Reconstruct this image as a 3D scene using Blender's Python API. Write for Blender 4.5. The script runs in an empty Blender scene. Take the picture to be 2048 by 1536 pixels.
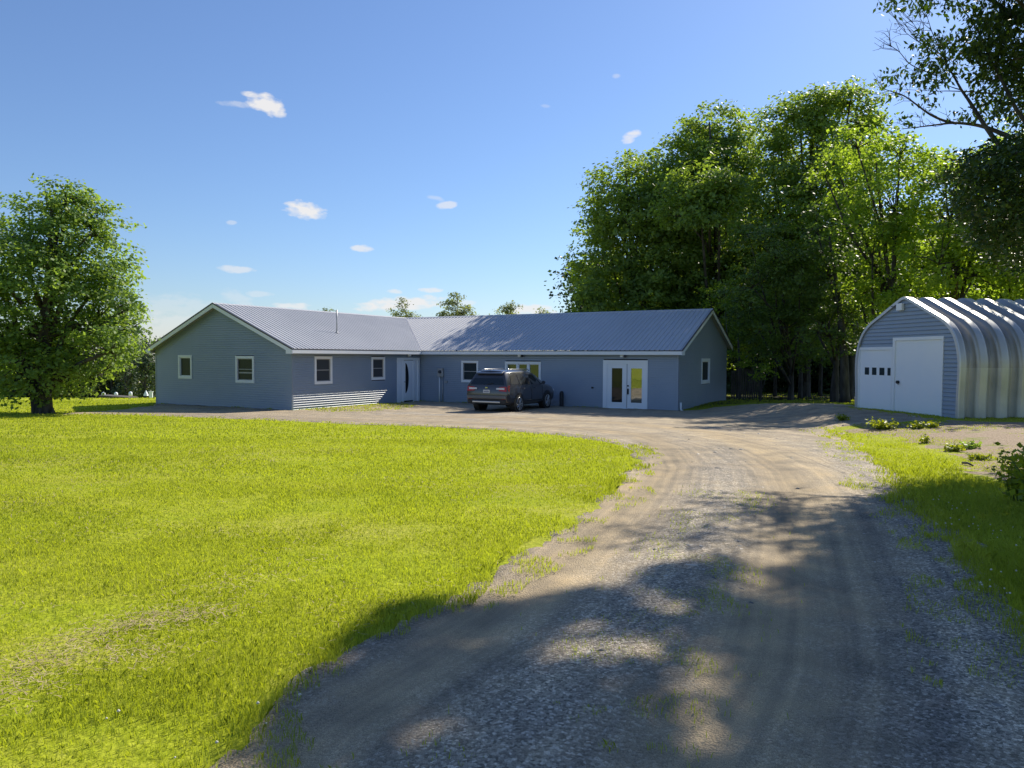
import bpy, math, random
import numpy as np
from mathutils import Vector, Matrix
from mathutils.geometry import delaunay_2d_cdt

rng = np.random.default_rng(11)
random.seed(5)
S = bpy.context.scene
COL = S.collection
R = math.radians

# ------------------------------------------------------------------ camera, sky, sun, exposure
FPX, PITCH, ROLL, EYE = 1444.8, .0376, .004, 1.65      # focal length in pixels of a 2048 px wide frame
cam = bpy.data.cameras.new('camera'); camo = bpy.data.objects.new('camera', cam); COL.objects.link(camo)
cam.sensor_width = 36; cam.lens = 36 * FPX / 2048
cam.clip_start = .05; cam.clip_end = 9000
camo.matrix_world = Matrix.Translation((0, 0, EYE)) @ Matrix.Rotation(math.pi / 2 - PITCH, 4, 'X') @ Matrix.Rotation(ROLL, 4, 'Z')
S.camera = camo

SUN_AZ, SUN_EL = R(38.2), R(39.0)                      # azimuth from +Y towards +X
sd = Vector((math.sin(SUN_AZ) * math.cos(SUN_EL), math.cos(SUN_AZ) * math.cos(SUN_EL), math.sin(SUN_EL)))
sun = bpy.data.lights.new('sun', 'SUN'); suno = bpy.data.objects.new('sun', sun); COL.objects.link(suno)
sun.energy = 3.6; sun.angle = R(.5); sun.color = (1, .92, .77)
suno.rotation_euler = sd.to_track_quat('Z', 'Y').to_euler(); suno.location = (20, 30, 40)
S.view_settings.view_transform = 'Standard'; S.view_settings.look = 'None'
S.view_settings.exposure = 1.0; S.view_settings.gamma = 1.0; S.view_settings.use_curve_mapping = False
S.render.engine = 'CYCLES'
cy = S.cycles
cy.max_bounces = 6; cy.diffuse_bounces = 3; cy.glossy_bounces = 3; cy.transmission_bounces = 4; cy.transparent_max_bounces = 8
cy.caustics_reflective = False; cy.caustics_refractive = False
cy.sample_clamp_indirect = 4.0
cy.use_denoising = True

W = bpy.data.worlds.new('World'); S.world = W; W.use_nodes = True
nt = W.node_tree; nt.nodes.clear()


def pixdir(px, py):
    u = (px - 1024) / FPX; v = (py - 768) / FPX
    c, s = math.cos(ROLL), math.sin(ROLL); u, v = c * u + s * v, -s * u + c * v
    c, s = math.cos(PITCH), math.sin(PITCH)
    return Vector((u, c - s * v, -s - c * v))


def build_world():
    N = nt.nodes; L = nt.links
    out = N.new('ShaderNodeOutputWorld'); bg = N.new('ShaderNodeBackground')
    sky = N.new('ShaderNodeTexSky'); sky.sky_type = 'NISHITA'; sky.sun_disc = False
    sky.sun_elevation = SUN_EL; sky.sun_rotation = SUN_AZ
    sky.altitude = 100; sky.air_density = 1.2; sky.dust_density = .3; sky.ozone_density = 6.0
    tc = N.new('ShaderNodeTexCoord')
    nz = N.new('ShaderNodeTexNoise'); nz.inputs['Scale'].default_value = 60; nz.inputs['Detail'].default_value = 5
    mp = N.new('ShaderNodeMapping'); mp.inputs['Scale'].default_value = (1, 1, 2.2)
    L.new(tc.outputs['Generated'], mp.inputs[0]); L.new(mp.outputs[0], nz.inputs['Vector'])
    nz2 = N.new('ShaderNodeTexNoise'); nz2.inputs['Scale'].default_value = 20; nz2.inputs['Detail'].default_value = 3
    L.new(mp.outputs[0], nz2.inputs['Vector'])

    def math_(op, a, b=None, clamp=False):
        m = N.new('ShaderNodeMath'); m.operation = op; m.use_clamp = clamp
        for i, x in enumerate((a, b)):
            if x is None: continue
            if isinstance(x, (int, float)): m.inputs[i].default_value = x
            else: L.new(x, m.inputs[i])
        return m.outputs[0]

    def dot(v):
        m = N.new('ShaderNodeVectorMath'); m.operation = 'DOT_PRODUCT'
        L.new(tc.outputs['Generated'], m.inputs[0]); m.inputs[1].default_value = v
        return m.outputs['Value']
    n1 = math_('MULTIPLY_ADD', nz.outputs['Fac'], 3.0); n1.node.inputs[2].default_value = -1.35
    total = None
    clouds = [(534, 209, 32, 16, .95, 14), (508, 192, 22, 5, .7, 8), (470, 208, 26, 5, .35, 0), (608, 421, 36, 14, .95, 8), (462, 445, 9, 4, .35, 0),
              (722, 497, 20, 6, .7, -4), (466, 539, 34, 6, .55, 0), (895, 410, 20, 7, .6, -8), (873, 397, 18, 4, .3, 10), (1262, 273, 17, 9, .8, -20),
              (1232, 152, 8, 4, .3, 0), (1090, 212, 9, 3, .2, 0), (790, 583, 15, 4, .6, 0), (863, 580, 20, 5, .7, 0), (812, 607, 88, 12, .9, -4),
              (1062, 620, 44, 10, .85, 0), (585, 612, 36, 6, .7, 0), (350, 615, 90, 22, .25, 0), (330, 665, 110, 38, .4, 0), (930, 606, 22, 5, .5, 0),
              (515, 588, 25, 5, .3, 0), (475, 596, 26, 12, .25, 20)]
    for px, py, w, h, a, rot in clouds:
        c = pixdir(px, py).normalized()
        r = Vector((c.y, -c.x, 0)).normalized(); u = r.cross(c)
        t = R(-rot); r, u = math.cos(t) * r + math.sin(t) * u, -math.sin(t) * r + math.cos(t) * u
        k = FPX / c.y * 1.0
        k = FPX * 1.05
        w *= 1.15; h *= 1.2; x = dot(r * (k / w))
        y = dot(u * (k / h))
        d2 = math_('ADD', math_('MULTIPLY', x, x), math_('MULTIPLY', y, y))
        f = math_('SUBTRACT', 1.0, d2)
        f = math_('ADD', f, n1)
        f = math_('MULTIPLY', f, 1.1 * a, True)
        front = math_('GREATER_THAN', dot(c), .5)
        f = math_('MULTIPLY', math_('MINIMUM', f, a), front)
        total = f if total is None else math_('MAXIMUM', total, f)
    mx = N.new('ShaderNodeMix'); mx.data_type = 'RGBA'
    L.new(total, mx.inputs['Factor'])
    hs = N.new('ShaderNodeHueSaturation'); hs.inputs['Saturation'].default_value = .96; hs.inputs['Value'].default_value = 1.0
    L.new(sky.outputs[0], hs.inputs['Color'])
    tn = N.new('ShaderNodeMix'); tn.data_type = 'RGBA'; tn.blend_type = 'MULTIPLY'; tn.inputs['Factor'].default_value = 1; tn.inputs[7].default_value = (.78, .83, .95, 1)
    L.new(hs.outputs[0], tn.inputs[6]); L.new(tn.outputs[2], mx.inputs[6])
    mx.inputs[7].default_value = (SKYW, SKYW * .985, SKYW * .98, 1)
    L.new(mx.outputs[2], bg.inputs[0]); bg.inputs[1].default_value = SKYS
    L.new(bg.outputs[0], out.inputs[0])


SKYS = .071; SKYW = 6.2
build_world()

# ------------------------------------------------------------------ helpers


def tag(o, label=None, cat=None, group=None, kind=None):
    if label: o['label'] = label
    if cat: o['category'] = cat
    if group: o['group'] = group
    if kind: o['kind'] = kind
    return o


def empty(name, loc, rz=0.0, label=None, cat=None, group=None):
    o = bpy.data.objects.new(name, None); COL.objects.link(o); o.location = loc; o.rotation_euler = (0, 0, rz)
    o.empty_display_size = .2
    return tag(o, label, cat, group)


def root_of(o):
    while o.parent: o = o.parent
    return o


def numpy_mesh(name, co, faces_flat, nper, attrs=None, smooth=False, mat=None, parent=None, local=False, face_attr=None):
    """co (n,3); faces_flat (m,nper)"""
    me = bpy.data.meshes.new(name)
    co = np.asarray(co, dtype=np.float32)
    if parent is not None and not local:
        co = co - np.array(root_of(parent).location, dtype=np.float32)
    f = np.asarray(faces_flat, dtype=np.int32)
    me.vertices.add(len(co)); me.vertices.foreach_set('co', co.ravel())
    me.loops.add(f.size); me.loops.foreach_set('vertex_index', f.ravel())
    me.polygons.add(len(f)); me.polygons.foreach_set('loop_start', np.arange(0, f.size, nper, dtype=np.int32))
    try: me.polygons.foreach_set('loop_total', np.full(len(f), nper, dtype=np.int32))
    except Exception: pass
    me.update(calc_edges=True)
    if smooth: me.polygons.foreach_set('use_smooth', np.ones(len(f), dtype=bool))
    for k, v in (attrs or {}).items():
        a = me.attributes.new(k, 'FLOAT', 'POINT'); a.data.foreach_set('value', np.asarray(v, dtype=np.float32))
    for k, v in (face_attr or {}).items():
        a = me.attributes.new(k, 'FLOAT', 'FACE'); a.data.foreach_set('value', np.asarray(v, dtype=np.float32))
    if mat: me.materials.append(mat)
    o = bpy.data.objects.new(name, me); COL.objects.link(o)
    if parent is not None: o.parent = parent
    return o


class MB:
    """collects primitives in world (or local) coordinates and links them as ONE mesh object"""
    def __init__(s): s.v = []; s.f = []; s.sm = []

    def poly(s, pts):
        n = len(s.v); s.v += [tuple(p) for p in pts]; s.f.append(list(range(n, n + len(pts)))); s.sm.append(False)

    def hexa(s, p):
        """8 corners: bottom loop 0-3, top loop 4-7"""
        n = len(s.v); s.v += [tuple(q) for q in p]
        for a in ((3, 2, 1, 0), (4, 5, 6, 7), (0, 1, 5, 4), (1, 2, 6, 5), (2, 3, 7, 6), (3, 0, 4, 7)):
            s.f.append([n + i for i in a]); s.sm.append(False)

    def box(s, x0, x1, y0, y1, z0, z1, T=None):
        p = [(x0, y0, z0), (x1, y0, z0), (x1, y1, z0), (x0, y1, z0), (x0, y0, z1), (x1, y0, z1), (x1, y1, z1), (x0, y1, z1)]
        if T: p = [T(*q) for q in p]
        s.hexa(p)

    def tube(s, pts, radii, seg=8, cap=True, smooth=True):
        pts = [Vector(p) for p in pts]; n0 = len(s.v); m = len(pts)
        up = Vector((0, 0, 1))
        prev = None
        for i, p in enumerate(pts):
            d = (pts[min(i + 1, m - 1)] - pts[max(i - 1, 0)])
            d = d.normalized() if d.length > 1e-9 else Vector((0, 0, 1))
            if prev is None:
                a = d.orthogonal().normalized()
            else:
                a = prev - d * prev.dot(d); a = a.normalized() if a.length > 1e-6 else d.orthogonal().normalized()
            prev = a; b = d.cross(a)
            r = radii[i] if isinstance(radii, (list, tuple)) else radii
            for k in range(seg):
                t = 2 * math.pi * k / seg
                s.v.append(tuple(p + a * (r * math.cos(t)) + b * (r * math.sin(t))))
        for i in range(m - 1):
            for k in range(seg):
                k2 = (k + 1) % seg
                s.f.append([n0 + i * seg + k, n0 + i * seg + k2, n0 + (i + 1) * seg + k2, n0 + (i + 1) * seg + k]); s.sm.append(smooth)
        if cap:
            s.f.append([n0 + k for k in range(seg)][::-1]); s.sm.append(False)
            s.f.append([n0 + (m - 1) * seg + k for k in range(seg)]); s.sm.append(False)

    def build(s, name, mat, parent=None, local=False, bevel=0):
        me = bpy.data.meshes.new(name)
        off = Vector((0, 0, 0))
        if parent is not None and not local: off = root_of(parent).location
        me.from_pydata([(x - off.x, y - off.y, z - off.z) for x, y, z in s.v], [], s.f)
        me.polygons.foreach_set('use_smooth', s.sm)
        me.materials.append(mat); me.update()
        o = bpy.data.objects.new(name, me); COL.objects.link(o)
        if parent is not None: o.parent = parent
        if bevel:
            m = o.modifiers.new('bevel', 'BEVEL'); m.width = bevel; m.segments = 2; m.limit_method = 'ANGLE'; m.angle_limit = R(35)
        return o


def nmat(name, col, rough=.6, metal=0.0, spec=.5):
    m = bpy.data.materials.new(name); m.use_nodes = True
    b = m.node_tree.nodes['Principled BSDF']
    b.inputs['Base Color'].default_value = (*col, 1); b.inputs['Roughness'].default_value = rough
    b.inputs['Metallic'].default_value = metal; b.inputs['Specular IOR Level'].default_value = spec
    return m


def noise_var(m, cols, scale=3.0, detail=4, lo=.35, hi=.65, bump=0.0, bscale=None, coord='Object', rough=None, stretch=None):
    """colour variation between two colours by noise, plus bump"""
    n = m.node_tree.nodes; l = m.node_tree.links; b = n['Principled BSDF']
    tc = n.new('ShaderNodeTexCoord'); t = n.new('ShaderNodeTexNoise'); t.inputs['Scale'].default_value = scale; t.inputs['Detail'].default_value = detail
    src = tc.outputs[coord]
    if stretch:
        mp = n.new('ShaderNodeMapping'); mp.inputs['Scale'].default_value = stretch; l.new(src, mp.inputs[0]); src = mp.outputs[0]
    l.new(src, t.inputs['Vector'])
    r = n.new('ShaderNodeValToRGB'); r.color_ramp.elements[0].position = lo; r.color_ramp.elements[1].position = hi
    r.color_ramp.elements[0].color = (*cols[0], 1); r.color_ramp.elements[1].color = (*cols[1], 1)
    l.new(t.outputs['Fac'], r.inputs[0]); l.new(r.outputs[0], b.inputs['Base Color'])
    if bump:
        t2 = n.new('ShaderNodeTexNoise'); t2.inputs['Scale'].default_value = bscale or scale * 5; t2.inputs['Detail'].default_value = 4
        l.new(src, t2.inputs['Vector'])
        bp = n.new('ShaderNodeBump'); bp.inputs['Strength'].default_value = 1; bp.inputs['Distance'].default_value = bump
        l.new(t2.outputs['Fac'], bp.inputs['Height']); l.new(bp.outputs[0], b.inputs['Normal'])
    return m


def glass_mat(name, dark, refl, rough=.02):
    m = bpy.data.materials.new(name); m.use_nodes = True; n = m.node_tree.nodes; l = m.node_tree.links
    b = n['Principled BSDF']; b.inputs['Base Color'].default_value = (*dark, 1); b.inputs['Roughness'].default_value = .5; b.inputs['Specular IOR Level'].default_value = .1
    g = n.new('ShaderNodeBsdfGlossy'); g.inputs['Roughness'].default_value = rough; g.inputs['Color'].default_value = (.9, .95, .93, 1)
    mx = n.new('ShaderNodeMixShader'); mx.inputs[0].default_value = refl
    tc = n.new('ShaderNodeTexCoord'); t = n.new('ShaderNodeTexNoise'); t.inputs['Scale'].default_value = 1.2
    bp = n.new('ShaderNodeBump'); bp.inputs['Distance'].default_value = .01; bp.inputs['Strength'].default_value = .5
    l.new(tc.outputs['Object'], t.inputs['Vector']); l.new(t.outputs['Fac'], bp.inputs['Height']); l.new(bp.outputs[0], g.inputs['Normal'])
    l.new(b.outputs[0], mx.inputs[1]); l.new(g.outputs[0], mx.inputs[2]); l.new(mx.outputs[0], n['Material Output'].inputs[0])
    return m


def leaf_mat(name, c0, c1, trans, tfac=.45, rough=.5):
    m = bpy.data.materials.new(name); m.use_nodes = True; n = m.node_tree.nodes; l = m.node_tree.links
    b = n['Principled BSDF']; b.inputs['Roughness'].default_value = rough; b.inputs['Specular IOR Level'].default_value = .35
    a = n.new('ShaderNodeAttribute'); a.attribute_name = 'tint'
    r = n.new('ShaderNodeValToRGB'); r.color_ramp.elements[0].color = (*c0, 1); r.color_ramp.elements[1].color = (*c1, 1)
    l.new(a.outputs['Fac'], r.inputs[0]); l.new(r.outputs[0], b.inputs['Base Color'])
    r2 = n.new('ShaderNodeValToRGB'); r2.color_ramp.elements[0].color = (*[x * .6 for x in trans], 1); r2.color_ramp.elements[1].color = (*trans, 1)
    l.new(a.outputs['Fac'], r2.inputs[0])
    t = n.new('ShaderNodeBsdfTranslucent'); l.new(r2.outputs[0], t.inputs[0])
    mx = n.new('ShaderNodeMixShader'); mx.inputs[0].default_value = tfac
    l.new(b.outputs[0], mx.inputs[1]); l.new(t.outputs[0], mx.inputs[2]); l.new(mx.outputs[0], n['Material Output'].inputs[0])
    return m


# materials
M = {}
M['siding'] = noise_var(nmat('siding', (.2, .205, .22), .48, 0, .9), [(.235, .30, .40), (.27, .33, .43)], .8, 5, .3, .7)
M['white'] = noise_var(nmat('white_trim', (.7, .7, .7), .45), [(.78, .83, .90), (.83, .86, .91)], 2.0, 4)
M['door_white'] = noise_var(nmat('door_white', (.7, .7, .7), .4), [(.78, .84, .93), (.83, .87, .93)], 1.0, 4)
M['soffit'] = nmat('soffit', (.42, .42, .4), .7)
M['roof'] = noise_var(nmat('roof_metal', (.2, .2, .22), .5, 0.0, .7), [(.42, .43, .47), (.48, .485, .52)], .5, 5, .3, .7)
M['roof_dark'] = nmat('roof_trim', (.07, .07, .085), .45)
M['valley'] = nmat('valley_flashing', (.42, .41, .43), .4)
M['found'] = noise_var(nmat('foundation', (.2, .2, .2), .9), [(.05, .05, .05), (.5, .5, .5)], 3, 5, .45, .55)
M['glass'] = glass_mat('window_glass', (.02, .034, .042), .02)
M['glass_screen'] = glass_mat('screened_glass', (.05, .055, .065), .04, .2)
M['glass_bright'] = glass_mat('door_glass_bright', (.03, .03, .02), .30)
M['glass_dark'] = glass_mat('door_glass_dark', (.010, .011, .014), .03)
M['glass_lite'] = glass_mat('triple_glass', (.02, .035, .035), .09)
M['black'] = nmat('black_plastic', (.012, .012, .014), .5)
M['galv'] = noise_var(nmat('grey_metal_box', (.4, .42, .44), .45, .3), [(.33, .35, .37), (.45, .46, .48)], 6, 3)
M['stone_step'] = noise_var(nmat('stone_step', (.3, .29, .27), .85), [(.2, .19, .18), (.36, .34, .31)], 5, 5, bump=.004)
M['bark'] = noise_var(nmat('bark', (.05, .045, .04), .9), [(.028, .025, .022), (.085, .075, .065)], 6, 5, bump=.02, stretch=(1, 1, .25))
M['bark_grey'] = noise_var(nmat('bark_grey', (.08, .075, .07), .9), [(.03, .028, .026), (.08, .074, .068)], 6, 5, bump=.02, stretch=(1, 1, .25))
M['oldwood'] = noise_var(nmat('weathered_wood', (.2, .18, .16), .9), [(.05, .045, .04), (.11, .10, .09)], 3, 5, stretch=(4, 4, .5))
M['leaf_maple'] = leaf_mat('leaf_maple', (.085, .14, .05), (.20, .29, .075), (.52, .72, .06), .44)
M['leaf_left'] = leaf_mat('leaf_left', (.065, .125, .04), (.19, .29, .065), (.50, .72, .07), .42)
M['leaf_yellow'] = leaf_mat('leaf_yellow', (.08, .16, .03), (.22, .32, .045), (.58, .80, .05), .48)
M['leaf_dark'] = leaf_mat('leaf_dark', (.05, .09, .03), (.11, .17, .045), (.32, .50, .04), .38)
M['leaf_weed'] = leaf_mat('leaf_weed', (.10, .18, .012), (.22, .30, .02), (.5, .55, .02), .45)
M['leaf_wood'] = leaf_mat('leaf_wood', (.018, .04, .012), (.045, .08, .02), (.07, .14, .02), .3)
M['leaf_over'] = leaf_mat('leaf_over', (.02, .05, .012), (.05, .09, .016), (.09, .17, .012), .28)
M['leaf_far'] = leaf_mat('leaf_far', (.12, .16, .07), (.20, .24, .10), (.42, .48, .14), .45)  # pale tone: distance haze is put into the leaf colour
M['leaf_farwood'] = leaf_mat('leaf_farwood', (.03, .055, .03), (.06, .095, .04), (.08, .13, .03), .35)

# ------------------------------------------------------------------ terrain
_ys = np.arange(-60, 3001, .5)
_tab = np.interp(_ys, [-60, 0, 8, 16, 24, 30, 36, 45, 60, 80, 120, 400, 3000], [.1, 0, -.02, -.2, -.46, -.68, -.71, -.82, -1.6, -2.6, -4.2, -10, -40])
_k = np.hanning(17); _k /= _k.sum()
_tab = np.convolve(np.pad(_tab, 8, mode='edge'), _k, 'valid')
_r = np.interp(_ys, [-60, 0, 26, 33, 40, 60, 120, 400, 3000], [.05, .03, 0, -.45, -.7, -1.2, -3.2, -10, -40])
_r = np.convolve(np.pad(_r, 8, mode='edge'), _k, 'valid')


def sstep(x): x = np.clip(x, 0, 1); return x * x * (3 - 2 * x)


def ground(x, y):
    x = np.asarray(x, float); y = np.asarray(y, float)
    base = np.interp(y, _ys, _tab); rr = np.interp(y, _ys, _r)
    f = sstep((x - 7.6) / 3.6)
    z = base * (1 - f) + rr * f
    z = z - .018 * np.clip(y - 33, 0, 50) * sstep((-12 - x) / 14)
    return z


def gz(x, y): return float(ground(x, y))


def P(px, py, Y):
    d = pixdir(px, py); t = Y / d.y
    return Vector((0, 0, EYE)) + d * t


def G(px, py):
    """ground point seen at a pixel of the survey photo"""
    d = pixdir(px, py); z = 0.0
    for i in range(80):
        t = (z - EYE) / d.z if d.z < -1e-4 else 300
        if t < 0 or t > 300: t = 300
        p = d * t; z = .5 * z + .5 * gz(p.x, p.y)
    return (p.x, p.y)


def hash2(ix, iy, seed):
    n = (ix.astype(np.int64) * 374761393 + iy.astype(np.int64) * 668265263 + seed * 1442695040888963) & 0xffffffff
    n = ((n ^ (n >> 13)) * 1274126177) & 0xffffffff
    n = n ^ (n >> 16)
    return (n & 0xffffff) / float(0xffffff)


def vnoise(x, y, sc, seed=1, octv=3):
    t = 0; a = 1; s = 0
    for o in range(octv):
        X = np.asarray(x) * sc; Y = np.asarray(y) * sc; ix = np.floor(X); iy = np.floor(Y); fx = sstep(X - ix); fy = sstep(Y - iy)
        v = (hash2(ix, iy, seed + o) * (1 - fx) + hash2(ix + 1, iy, seed + o) * fx) * (1 - fy) + (hash2(ix, iy + 1, seed + o) * (1 - fx) + hash2(ix + 1, iy + 1, seed + o) * fx) * fy
        t = t + a * v; s += a; a *= .5; sc *= 2.1
    return t / s


def inpoly(x, y, poly):
    x = np.asarray(x); y = np.asarray(y); ins = np.zeros(x.shape, bool); n = len(poly)
    for i in range(n):
        x0, y0 = poly[i]; x1, y1 = poly[(i + 1) % n]
        if y0 == y1: continue
        c = ((y0 > y) != (y1 > y)) & (x < (x1 - x0) * (y - y0) / (y1 - y0) + x0)
        ins ^= c
    return ins


def polydist(x, y, line):
    d = np.full(np.shape(x), 1e9)
    for (x0, y0), (x1, y1) in zip(line[:-1], line[1:]):
        dx, dy = x1 - x0, y1 - y0; L2 = dx * dx + dy * dy + 1e-12
        t = np.clip(((x - x0) * dx + (y - y0) * dy) / L2, 0, 1)
        d = np.minimum(d, np.hypot(x - x0 - t * dx, y - y0 - t * dy))
    return d


def catmull(pts, n=6):
    out = []
    for i in range(len(pts) - 1):
        p0 = pts[max(i - 1, 0)]; p1 = pts[i]; p2 = pts[i + 1]; p3 = pts[min(i + 2, len(pts) - 1)]
        for k in range(n):
            t = k / n
            out.append(tuple(.5 * ((2 * b) + (-a + c) * t + (2 * a - 5 * b + 4 * c - d) * t * t + (-a + 3 * b - 3 * c + d) * t ** 3) for a, b, c, d in zip(p0, p1, p2, p3)))
    out.append(pts[-1]); return out


# house frame
HO = np.array([-9.396, 30.8255]); YAW = .5223; ZB = -.65
HA = np.array([math.sin(YAW), math.cos(YAW)]); HB = np.array([math.cos(YAW), -math.sin(YAW)])


def H(u, v, z): q = HO + u * HB + v * HA; return Vector((q[0], q[1], z + ZB))


L1, L2, HW, OH, HE, HR = 9.036, 14.06, 4.68, .34, 2.61, 4.69
SL = (HR - HE) / (HW + OH)

# drive outline
lawn_edge = [G(*p) for p in [(440, 1536), (540, 1445), (680, 1340), (790, 1270), (860, 1235), (960, 1180), (1040, 1120), (1110, 1085), (1160, 1040), (1215, 1000), (1255, 960), (1285, 925), (1280, 903), (1230, 886), (1150, 874), (1000, 861), (850, 853), (700, 848), (560, 841), (450, 837), (330, 832), (220, 829), (130, 829)]]
far_edge = [G(*p) for p in [(130, 826), (220, 822), (300, 812)]]
right_far = [(9.5, 32.3), (11.3, 30.5), (12.4, 27.8), (11.9, 24.8)]
right_edge = [G(*p) for p in [(1700, 816), (1790, 826), (1860, 838), (1800, 845), (1700, 852), (1640, 862), (1690, 890), (1735, 925), (1765, 965), (1800, 1005), (1830, 1040), (1870, 1075), (1890, 1120), (1935, 1190), (1990, 1270), (2050, 1370)]]
hc = [tuple(H(u, v, 0)[:2]) for u, v in ((-9.6, .12), (0, .12), (.1, 0), (.12, 8.9), (14, 9.15), (14.3, 9.3))]
drive = [(-2.6, 1.0)] + [tuple(p) for p in catmull(lawn_edge, 3)] + far_edge + hc + right_far + [tuple(p) for p in catmull(right_edge, 3)] + [(2.6, 2.2), (2.8, 1.0)]
def offs(line, d):
    out = []
    for k in range(len(line)):
        a = line[max(k - 1, 0)]; b_ = line[min(k + 1, len(line) - 1)]; dx, dy = b_[0] - a[0], b_[1] - a[1]; q = math.hypot(dx, dy) + 1e-9
        out.append((line[k][0] - dy / q * d, line[k][1] + dx / q * d))
    return out


drive_wide = [(-3.0, .9)] + [tuple(p) for p in catmull(offs(lawn_edge, .12), 3)] + far_edge + hc + right_far + [tuple(p) for p in catmull(offs(right_edge[:5], 0.05) + offs(right_edge, .3)[5:], 3)] + [(3.0, 2.2), (3.2, .9)]
# strip of sparse turf along the left wing
turf_strip = [G(*p) for p in [(592, 820), (700, 809), (790, 806), (835, 811), (815, 819), (740, 824), (650, 825)]]
dirt = [G(*p) for p in [(1858, 839), (1930, 840), (2048, 842), (2300, 846), (2400, 960), (2120, 985), (2048, 975), (1990, 965), (1930, 945), (1900, 925), (1870, 905), (1780, 880), (1700, 868), (1650, 862), (1700, 850), (1800, 844)]]
hut_strip = [G(*p) for p in [(1560, 818), (1650, 818), (1700, 822), (1700, 830), (1620, 832)]]


def house_mask(x, y):
    dx = x - HO[0]; dy = y - HO[1]; u = dx * HB[0] + dy * HB[1]; v = dx * HA[0] + dy * HA[1]
    return ((u > -9.36) & (u < 0) & (v > 0) & (v < 18)) | ((u > -9.36) & (u < L2) & (v > L1) & (v < 17.8))


# ground sheet
gx = np.concatenate([-np.geomspace(2500, 45, 28), np.arange(-44, 36.1, .5), np.geomspace(37, 2500, 28)])
gy = np.concatenate([-np.geomspace(300, 12, 8), np.arange(-11, 70.1, .5), np.geomspace(71.5, 3000, 40)])
XX, YY = np.meshgrid(gx, gy); ZZ = ground(XX, YY)
n1, n2 = XX.shape; idx = np.arange(n1 * n2).reshape(n1, n2)
fc = np.stack([idx[:-1, :-1], idx[:-1, 1:], idx[1:, 1:], idx[1:, :-1]], -1).reshape(-1, 4)
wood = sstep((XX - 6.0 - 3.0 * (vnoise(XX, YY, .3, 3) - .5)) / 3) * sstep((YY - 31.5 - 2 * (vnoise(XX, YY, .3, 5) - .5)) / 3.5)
gm = bpy.data.materials.new('lawn'); gm.use_nodes = True
n = gm.node_tree.nodes; l = gm.node_tree.links; b = n['Principled BSDF']; b.inputs['Roughness'].default_value = .9; b.inputs['Specular IOR Level'].default_value = .1
tc = n.new('ShaderNodeTexCoord')


def tex(nodes, links, kind, scale, src, detail=4, stretch=None):
    t = nodes.new('ShaderNodeTex' + kind); t.inputs['Scale'].default_value = scale
    if kind == 'Noise': t.inputs['Detail'].default_value = detail
    if stretch:
        mp = nodes.new('ShaderNodeMapping'); mp.inputs['Scale'].default_value = stretch; links.new(src, mp.inputs[0]); src = mp.outputs[0]
    links.new(src, t.inputs['Vector']); return t


def ramp(nodes, links, src, stops):
    r = nodes.new('ShaderNodeValToRGB'); e = r.color_ramp.elements
    while len(e) < len(stops): e.new(.5)
    for k, (p, c) in enumerate(stops): e[k].position = p; e[k].color = (*c, 1) if len(c) == 3 else c
    links.new(src, r.inputs[0]); return r.outputs[0]


def mixc(nodes, links, fac, a, b_, mode='MIX'):
    m = nodes.new('ShaderNodeMix'); m.data_type = 'RGBA'; m.blend_type = mode
    for s_, x in ((m.inputs['Factor'], fac), (m.inputs[6], a), (m.inputs[7], b_)):
        if isinstance(x, (int, float)): s_.default_value = x
        elif isinstance(x, tuple): s_.default_value = (*x, 1)
        else: links.new(x, s_)
    return m.outputs[2]


o = tc.outputs['Object']
c1 = ramp(n, l, tex(n, l, 'Noise', .9, o, 6, (.3, 1.1, 1)).outputs['Fac'], [(.35, (.25, .335, .012)), (.52, (.33, .38, .03)), (.68, (.40, .40, .08))])
c2 = ramp(n, l, tex(n, l, 'Noise', 9, o, 5).outputs['Fac'], [(.3, (.21, .26, .008)), (.6, (.35, .37, .03)), (.8, (.46, .44, .12))])
c = mixc(n, l, .5, c1, c2)
c3 = ramp(n, l, tex(n, l, 'Noise', 45, o, 3).outputs['Fac'], [(.3, (.75, .75, .75)), (.7, (1.15, 1.12, 1.12))])
c = mixc(n, l, .8, c, c3, 'MULTIPLY')
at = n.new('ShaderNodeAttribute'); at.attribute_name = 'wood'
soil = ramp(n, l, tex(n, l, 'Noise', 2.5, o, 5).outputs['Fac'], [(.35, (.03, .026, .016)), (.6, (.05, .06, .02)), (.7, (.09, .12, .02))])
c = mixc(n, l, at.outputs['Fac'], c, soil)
l.new(c, b.inputs['Base Color'])
bp = n.new('ShaderNodeBump'); bp.inputs['Distance'].default_value = .025; bp.inputs['Strength'].default_value = 1
l.new(tex(n, l, 'Noise', 22, o, 5).outputs['Fac'], bp.inputs['Height']); l.new(bp.outputs[0], b.inputs['Normal'])
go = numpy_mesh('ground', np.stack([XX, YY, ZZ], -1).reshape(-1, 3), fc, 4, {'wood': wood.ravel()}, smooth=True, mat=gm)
tag(go, 'mown yellow-green lawn sloping down past the house to the field', None, None, 'structure')

# ------------------------------------------------------------------ gravel drive
tracks = [[G(*p) for p in q] for q in (
    [(560, 1536), (720, 1420), (900, 1290), (1060, 1180), (1200, 1065), (1310, 965), (1350, 910), (1290, 872), (1150, 858), (900, 846), (600, 838)],
    [(1390, 1536), (1480, 1380), (1550, 1220), (1590, 1080), (1590, 980), (1520, 900), (1420, 866), (1250, 848), (1040, 838), (800, 833)],
    [(1560, 1536), (1640, 1350), (1665, 1200), (1680, 1080), (1650, 990), (1580, 910), (1480, 868)],
    [(1500, 895), (1420, 880), (1330, 940)])]
centre = [G(*p) for p in [(1080, 1536), (1200, 1420), (1320, 1290), (1370, 1200), (1410, 1100), (1440, 1030), (1455, 990)]]


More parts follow.
